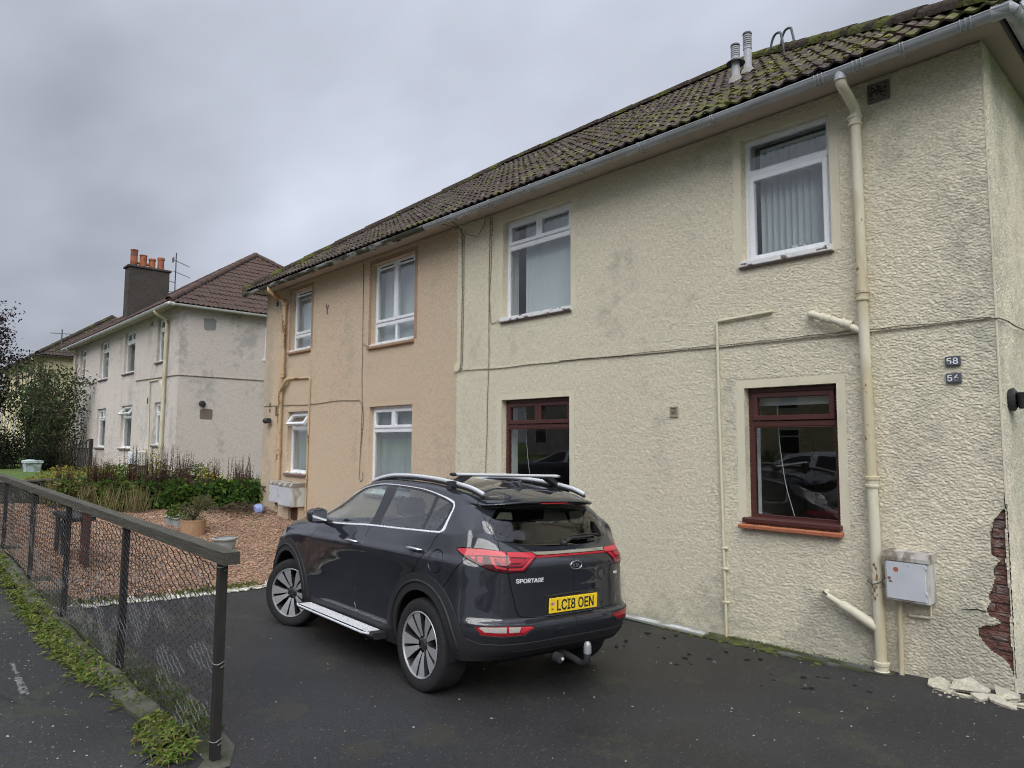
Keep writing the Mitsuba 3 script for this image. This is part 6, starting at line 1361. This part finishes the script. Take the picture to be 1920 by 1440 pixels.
solo('plastic_bag', 'crumpled blue plastic bag by the corner of the peach house', 'bag', move((np.asarray(ICO.vertices) * [.13, .11, .13] * (1 + .18 * rng.normal(size=(len(ICO.vertices), 1))), np.asarray(ICO.faces)), (-15.15, 6.55, gz(-15.15, 6.55) + .10)), 'm_bluebag')
P = np.array([(-15.6 + g.normal(0, .42), 6.35 + g.normal(0, .22), 0) for _ in range(500)]); P[:, 2] = gz(P[:, 0], P[:, 1]) + .03 + .22 * np.exp(-((P[:, 0] + 15.7) / .5) ** 2 - ((P[:, 1] - 6.4) / .3) ** 2) * g.uniform(0, 1, 500)
a = g.uniform(0, 6.28, 500); m, col = leafmesh(P, np.stack([np.cos(a), np.sin(a), g.uniform(-.1, .5, 500)], 1), g.uniform(.1, .4, 500), .018, [(.14, .11, .075), (.10, .075, .055), (.19, .15, .10)], .3, 36)
solo('garden_cuttings', 'heap of dry brown garden cuttings at the corner of the peach house', 'cuttings', m, 'm_leaf', kind='stuff', color=col)
wk = thing('garden_stand', 'dark timber stand with a reddish upright board just behind the wire fence', 'stand')
wz = gz(-11, 2.3)
part(wk, 'board', rbx(-11.06, -10.72, 2.28, 2.33, wz - .03, wz + .78), 'm_redwood'); part(wk, 'shelf', rbx(-12.2, -11.0, 2.15, 2.45, wz + .62, wz + .68), 'm_dark')
for x in (-12.15, -11.75, -11.4): part(wk, 'leg', rbx(x, x + .05, 2.18, 2.23, wz - .03, wz + .62), 'm_dark')
part(wk, 'brace', tube([(-12.1, 2.2, wz + .6), (-11.5, 2.2, wz + .1)], .02, 5), 'm_dark')
# low wall between the gardens, hoop-topped railing, pale box on the lawn
lw = thing('low_wall', 'low grey concrete wall stepping between the two front gardens', 'wall')
for i, (a, b) in enumerate(((1.7, 3.0), (3.02, 4.4), (4.42, 5.8), (5.82, 6.95))):
    part(lw, 'block', rbx(-18.98, -18.72, a, b, -.2, .80 + .01 * (i % 2), .02), 'm_concrete'); part(lw, 'coping', rbx(-19.0, -18.69, a, b, .805 + .01 * (i % 2), .86 + .01 * (i % 2), .015), 'm_concrete')
rk = thing('hoop_railing', 'black iron railing with hoop tops in front of the grey pink house', 'railing')
ry = 6.1
for i in range(5):
    x = -33.4 + 1.05 * i; z = float(LAWNZ(x, ry))
    part(rk, 'hoop', tube(bend([(x - .25, ry, z), (x - .25, ry, z + .78), (x - .25, ry, z + 1.12), (x, ry, z + 1.18), (x + .25, ry, z + 1.12), (x + .25, ry, z + .78), (x + .25, ry, z)], .25, 6), .022, 6), 'm_iron', True)
    for q in (-.5, 0.): part(rk, 'bar', tube([(x + q, ry, z), (x + q, ry, z + .85)], .02, 5), 'm_iron')
part(rk, 'rail', tube([(-34, ry, .75), (-28.7, ry, .72)], .02, 5), 'm_iron'); part(rk, 'rail', tube([(-34, ry, 1.48), (-28.7, ry, 1.45)], .02, 5), 'm_iron')
part(rk, 'end_post', hull(np.array([(-28.7 + a, ry + b, z) for a in (-.05, .05) for b in (-.05, .05) for z in (.5, 1.8)])), 'm_iron')
bk = thing('garden_box', 'faded pale blue box standing on the grass under the dark shrubs', 'box')
BX, BY = -30.6, 4.65; bz = float(LAWNZ(BX, BY)) - .02
part(bk, 'box', hull(np.array([(BX + a * q, BY + b * q, z) for a in (-.36, .36) for b in (-.25, .25) for z, q in ((bz, .85), (bz + .36, 1.))])), 'm_blue_box'); part(bk, 'lid', hull(np.array([(BX + a, BY + b, bz + z) for a in (-.40, .40) for b in (-.28, .28) for z in (.34, .42)] + [(BX + .2, BY - .1, bz + .47)])), 'm_blue_box')

# ------------------------------------------------------------------ shrubs and flowers in the bed below the low wall
seedno = [100]
def sd(): seedno[0] += 7; return seedno[0]
ordn = ['first', 'second', 'third', 'fourth', 'fifth', 'sixth', 'seventh', 'eighth', 'ninth', 'tenth', 'eleventh', 'twelfth']
spots = [(-17.0, 6.85, 1.05), (-17.3, 6.35, 1.0), (-17.7, 5.75, 1.15), (-18.1, 5.45, 1.25), (-18.0, 5.05, 1.05), (-18.3, 4.75, 1.2), (-18.3, 4.25, .95), (-18.2, 3.95, 1.1), (-18.4, 3.45, .8), (-16.6, 6.75, .85)]
for i, (x, y, h) in enumerate(spots):
    k = thing('astilbe_plant', f'dried red-brown plumed plant in the bed, {ordn[i]} counted from the peach house', 'plant'); gg = np.random.default_rng(sd()); z0 = gz(x, y)
    ms, P, D, L = [], [], [], []
    for s in range(26):
        a = gg.uniform(0, 6.28); r_ = gg.uniform(0, .30); hh = h * gg.uniform(.70, 1.18); b = np.array([x + r_ * math.cos(a), y + r_ * math.sin(a), z0]); t = b + [gg.normal(0, .06), gg.normal(0, .06), hh]
        ms.append(tube([b, (b + t) / 2 + gg.normal(0, .01, 3), t], [.007, .006, .002], 4))
        for q in np.linspace(.40, 1., 40):
            p_ = b + (t - b) * q; aa = gg.uniform(0, 6.28); w_ = .085 * (1.08 - q) ** .6; P.append(p_); D.append((math.cos(aa), math.sin(aa), 1.6)); L.append(w_ * gg.uniform(.6, 1.3) + .015)
    part(k, 'stems', cat(ms), 'm_bark'); L = np.array(L); m, col = leafmesh(P, D, L, L * .30, [RED, (.11, .045, .035), (.14, .085, .06), (.075, .04, .034)], .3, sd()); part(k, 'plumes', m, 'm_leaf', color=col)
    bush(k, (x, y, z0 + .28), (.40, .36, .30), 420, .13, .055, [G1, G1, BRN, (.06, .09, .03), (.12, .10, .04)], sd(), name='leaves')
for i, (x, y, r_, cols) in enumerate(((-16.3, 6.65, .38, [G1, G2, (.04, .085, .025)]), (-16.7, 6.1, .42, [G1, (.035, .075, .022), G2]), (-17.2, 5.5, .40, [G1, G1, G2]), (-17.6, 4.9, .42, [G1, (.06, .085, .035), G2]), (-17.5, 4.2, .36, [G1, G2, (.11, .115, .045)]), (-17.9, 3.5, .35, [(.07, .10, .03), G2, TAN]))):
    k = thing('leafy_shrub', f'low dark green leafy plant at the front of the bed, {ordn[i]} from the peach house', 'plant'); z0 = gz(x, y)
    bush(k, (x, y, z0 + .28), (r_ * 1.15, r_, .34), 620, .15, .085, cols, sd(), name='leaves')
for i, (x, y, zc, n) in enumerate(((-17.1, 6.05, .78, 80), (-16.75, 6.3, .62, 90), (-18.2, 5.15, 1.10, 70))):
    k = thing('yellow_flowers', f'clump of pale yellow flowers among the plumes, {ordn[i]} counted from the peach house', 'flowers'); gg = np.random.default_rng(sd())
    P = np.array([x, y, gz(x, y) + zc]) + gg.normal(0, 1, (n, 3)) * [.17, .14, .13]; m, col = leafmesh(P, ball_dirs(n, gg, .3), .055, .045, [(.55, .48, .08), (.42, .38, .07), (.30, .30, .06)], .2, sd()); part(k, 'petals', m, 'm_leaf', color=col, kind='stuff')
    part(k, 'stems', cat([tube([(p[0], p[1], gz(x, y)), p], .004, 4) for p in P[::4]]), 'm_bark')
for i, (x, y) in enumerate(((-17.5, 3.75), (-17.0, 4.1), (-17.8, 3.2), (-16.8, 4.55))):
    k = thing('ornamental_grass', f'{("middle", "second rightmost", "leftmost", "rightmost")[i]} straw coloured tuft of tall dry grass in the bed', 'grass plant'); gg = np.random.default_rng(sd()); n = 190; a = gg.uniform(0, 6.28, n); r_ = gg.uniform(0, .30, n)
    P = np.stack([x + r_ * np.cos(a), y + r_ * np.sin(a), np.full(n, gz(x, y))], 1); a2 = gg.uniform(0, 6.28, n); ln = gg.uniform(.25, .80, n)
    m, col = leafmesh(P, np.stack([.24 * np.cos(a2), .24 * np.sin(a2), np.ones(n)], 1), ln, .011, [TAN, (.36, .30, .17), (.20, .18, .08), (.12, .14, .045)], .25, sd(), droop=.06); part(k, 'blades', m, 'm_leaf', color=col)
for i, (x, y, rad, cols) in enumerate(((-20.2, 3.95, (.85, .75, .34), [YEL, (.32, .27, .06), (.19, .21, .04), (.30, .20, .06)]), (-20.4, 4.95, (.62, .6, .34), [(.12, .19, .03), (.17, .24, .04), G3]), (-20.2, 5.75, (.5, .5, .34), [(.13, .20, .03), G3, (.18, .17, .05)]), (-19.6, 6.6, (.4, .4, .35), [(.11, .18, .03), G3, G2]))):
    k = thing('low_shrub', ('yellow leaved low shrub spreading above the end of the low wall', 'bright green low shrub above the low wall, left of the pair of green ones', 'bright green low shrub above the low wall under the white meter box', 'small green shrub above the low wall beside the peach corner')[i], 'shrub'); z0 = float(LAWNZ(x, y))
    bush(k, (x, y, z0 + .20), rad, 1500 if i == 0 else 900, .085, .055, cols, sd(), name='leaves', cl=26)
    part(k, 'stems', cat([tube([(x, y, z0), (x + rad[0] * .5 * math.cos(a), y + rad[1] * .5 * math.sin(a), z0 + .35)], .012, 5) for a in np.arange(0, 6, .8)]), 'm_bark')


def tree(name, label, base, stems, h, spread, crown, nleaf, L, W, cols, seed, cl=60, droop=.3, low=.25, category='tree'):
    """several tapering stems that fork, with leaves gathered in clumps at the twigs' ends"""
    k = thing(name, label, category); gg = np.random.default_rng(seed); ms, tips = [], []; b = np.asarray(base, float)
    for s in range(stems):
        a = gg.uniform(0, 6.28); hh = h * gg.uniform(.62, 1.0); e = b + [spread[0] * .8 * math.cos(a) * gg.uniform(.3, 1), spread[1] * .8 * math.sin(a) * gg.uniform(.3, 1), hh]; o = b + [gg.normal(0, .12), gg.normal(0, .12), 0]
        q = np.linspace(0, 1, 8)[:, None]; P = o + (e - o) * q + gg.normal(0, .05, (8, 3)) * q + np.array([(e - o)[0], (e - o)[1], 0]) * (q ** 1.6 - q) * .6; r0 = .018 * h ** .6 * gg.uniform(.7, 1.1)
        ms.append(tube(P, np.linspace(r0, r0 * .25, 8), 6))
        for t in range(9):
            u = gg.uniform(low, 1.); p0 = P[int(u * 7)]; d_ = ball_dirs(1, gg, .25)[0]; tip = p0 + d_ * np.array([spread[0], spread[1], h * .22]) * gg.uniform(.25, .7); ms.append(tube([p0, (p0 + tip) / 2 + gg.normal(0, .05, 3), tip], [r0 * .4, r0 * .25, r0 * .1], 4)); tips.append(tip); tips.append((p0 + tip) / 2)
    part(k, 'trunk', cat(ms), 'm_bark'); tips = np.array(tips); c = np.random.default_rng(seed + 1).integers(0, len(tips), nleaf); gg = np.random.default_rng(seed + 2)
    P = tips[c] + gg.normal(0, 1, (nleaf, 3)) * crown; m, col = leafmesh(P, ball_dirs(nleaf, gg, -.05), gg.uniform(.6, 1.25, nleaf) * L, gg.uniform(.7, 1.2, nleaf) * W, cols, .35, seed + 3, droop=droop); part(k, 'crown', m, 'm_leaf', color=col); return k


DG = [(.055, .080, .040), (.075, .10, .048), (.045, .062, .034), (.11, .125, .062)]
tree('multi_stem_tree', 'bushy multi-stemmed green tree before the grey pink house, nearest of its pair', (-33.2, 5.75, float(LAWNZ(-33, 5.7))), 12, 4.4, (1.7, 1.3), (.19, .19, .15), 3600, .14, .075, DG, 301)
tree('multi_stem_tree', 'bushy multi-stemmed green tree to the left, before the yellowish house', (-37.0, 5.6, float(LAWNZ(-37, 5.6))), 13, 4.8, (2.1, 1.3), (.21, .21, .17), 3800, .16, .085, DG, 305)
tree('dark_tree', 'tall dark purplish tree cut by the left edge of the picture', (-40.5, 3.6, 1.0), 7, 7.9, (2.6, 2.0), (.34, .34, .3), 9000, .16, .10, [(.034, .028, .028), (.045, .032, .032), (.03, .036, .024), (.055, .035, .034)], 309)
for i, (x, y, hh, w) in enumerate(((-33.2, 4.1, 1.7, 1.2), (-36.4, 4.0, 2.3, 1.6), (-31.6, 5.3, 1.0, .9))):
    tree('dark_shrub', f'dark evergreen shrub low at the left, {("right of the tall dark tree", "below the tall dark tree", "behind the pale blue box")[i]}', (x, y, float(LAWNZ(x, y))), 8, hh, (w, w * .8), (.2, .2, .2), 3000, .09, .05, [(.022, .03, .02), (.03, .04, .024), (.018, .02, .016)], 320 + 7 * i, low=.05, category='shrub')
tree('dark_shrub', 'bare twiggy shrub between the tree stems and the hoop railing', (-31.0, 5.8, float(LAWNZ(-31, 5.8))), 9, 1.4, (.8, .6), (.16, .16, .14), 700, .09, .05, [(.06, .05, .035), (.05, .055, .03)], 351, low=.1, category='shrub')
# a hedge across the road, for the reflections
for i, (x0, x1) in enumerate(((-20, -12), (-11, -6), (-1, 9))):
    hk = thing('hedge', f'clipped hedge across the road {("opposite the peach house", "opposite the cream half", "behind the photographer")[i]}, seen only in reflections', 'hedge'); n = 2200; P = np.stack([g.uniform(x0, x1, n), -10.4 + g.normal(0, .28, n), gz((x0 + x1) / 2, -10) + g.uniform(.05, 1.25, n)], 1)
    m, col = leafmesh(P, ball_dirs(n, g, .2), .2, .13, [G1, (.04, .07, .022)], .3, 70 + i); part(hk, 'leaves', m, 'm_leaf', color=col)
    part(hk, 'stems', cat([tube([(xx, -10.4, gz((x0 + x1) / 2, -10) - .1), (xx + .05, -10.4, gz((x0 + x1) / 2, -10) + 1.1)], .02, 5) for xx in np.arange(x0 + .1, x1, .3)]), 'm_bark')
# moss cushions on the roof tiles near the flues
n = 900; x = -1.6 - 7.5 * g.uniform(0, 1, n) ** 1.5; u_ = g.uniform(0, 1, n) ** 1.2 * 4.3; ok = (u_ < (-1.2 - x)); x, u_ = x[ok], u_[ok]; keep = meshkit.fbm(np.c_[x * 1.7, u_ * 1.7, x * 0], 3, 5) > .47; x, u_ = x[keep], u_[keep]
P = np.stack([x, 6.46 + u_, 5.285 + u_ * math.tan(PIT) + .045], 1)
key = nm(S['roof'] + '__moss_cushions'); scene[key] = mikit.ply(stones(P, g.uniform(.015, .045, len(P)), 19, .6), 'm_vc', False, color=percol(len(P), 12, [(.12, .12, .03), (.085, .095, .025), (.15, .14, .04)], .3, 20)); labels[key] = {'kind': 'stuff'}
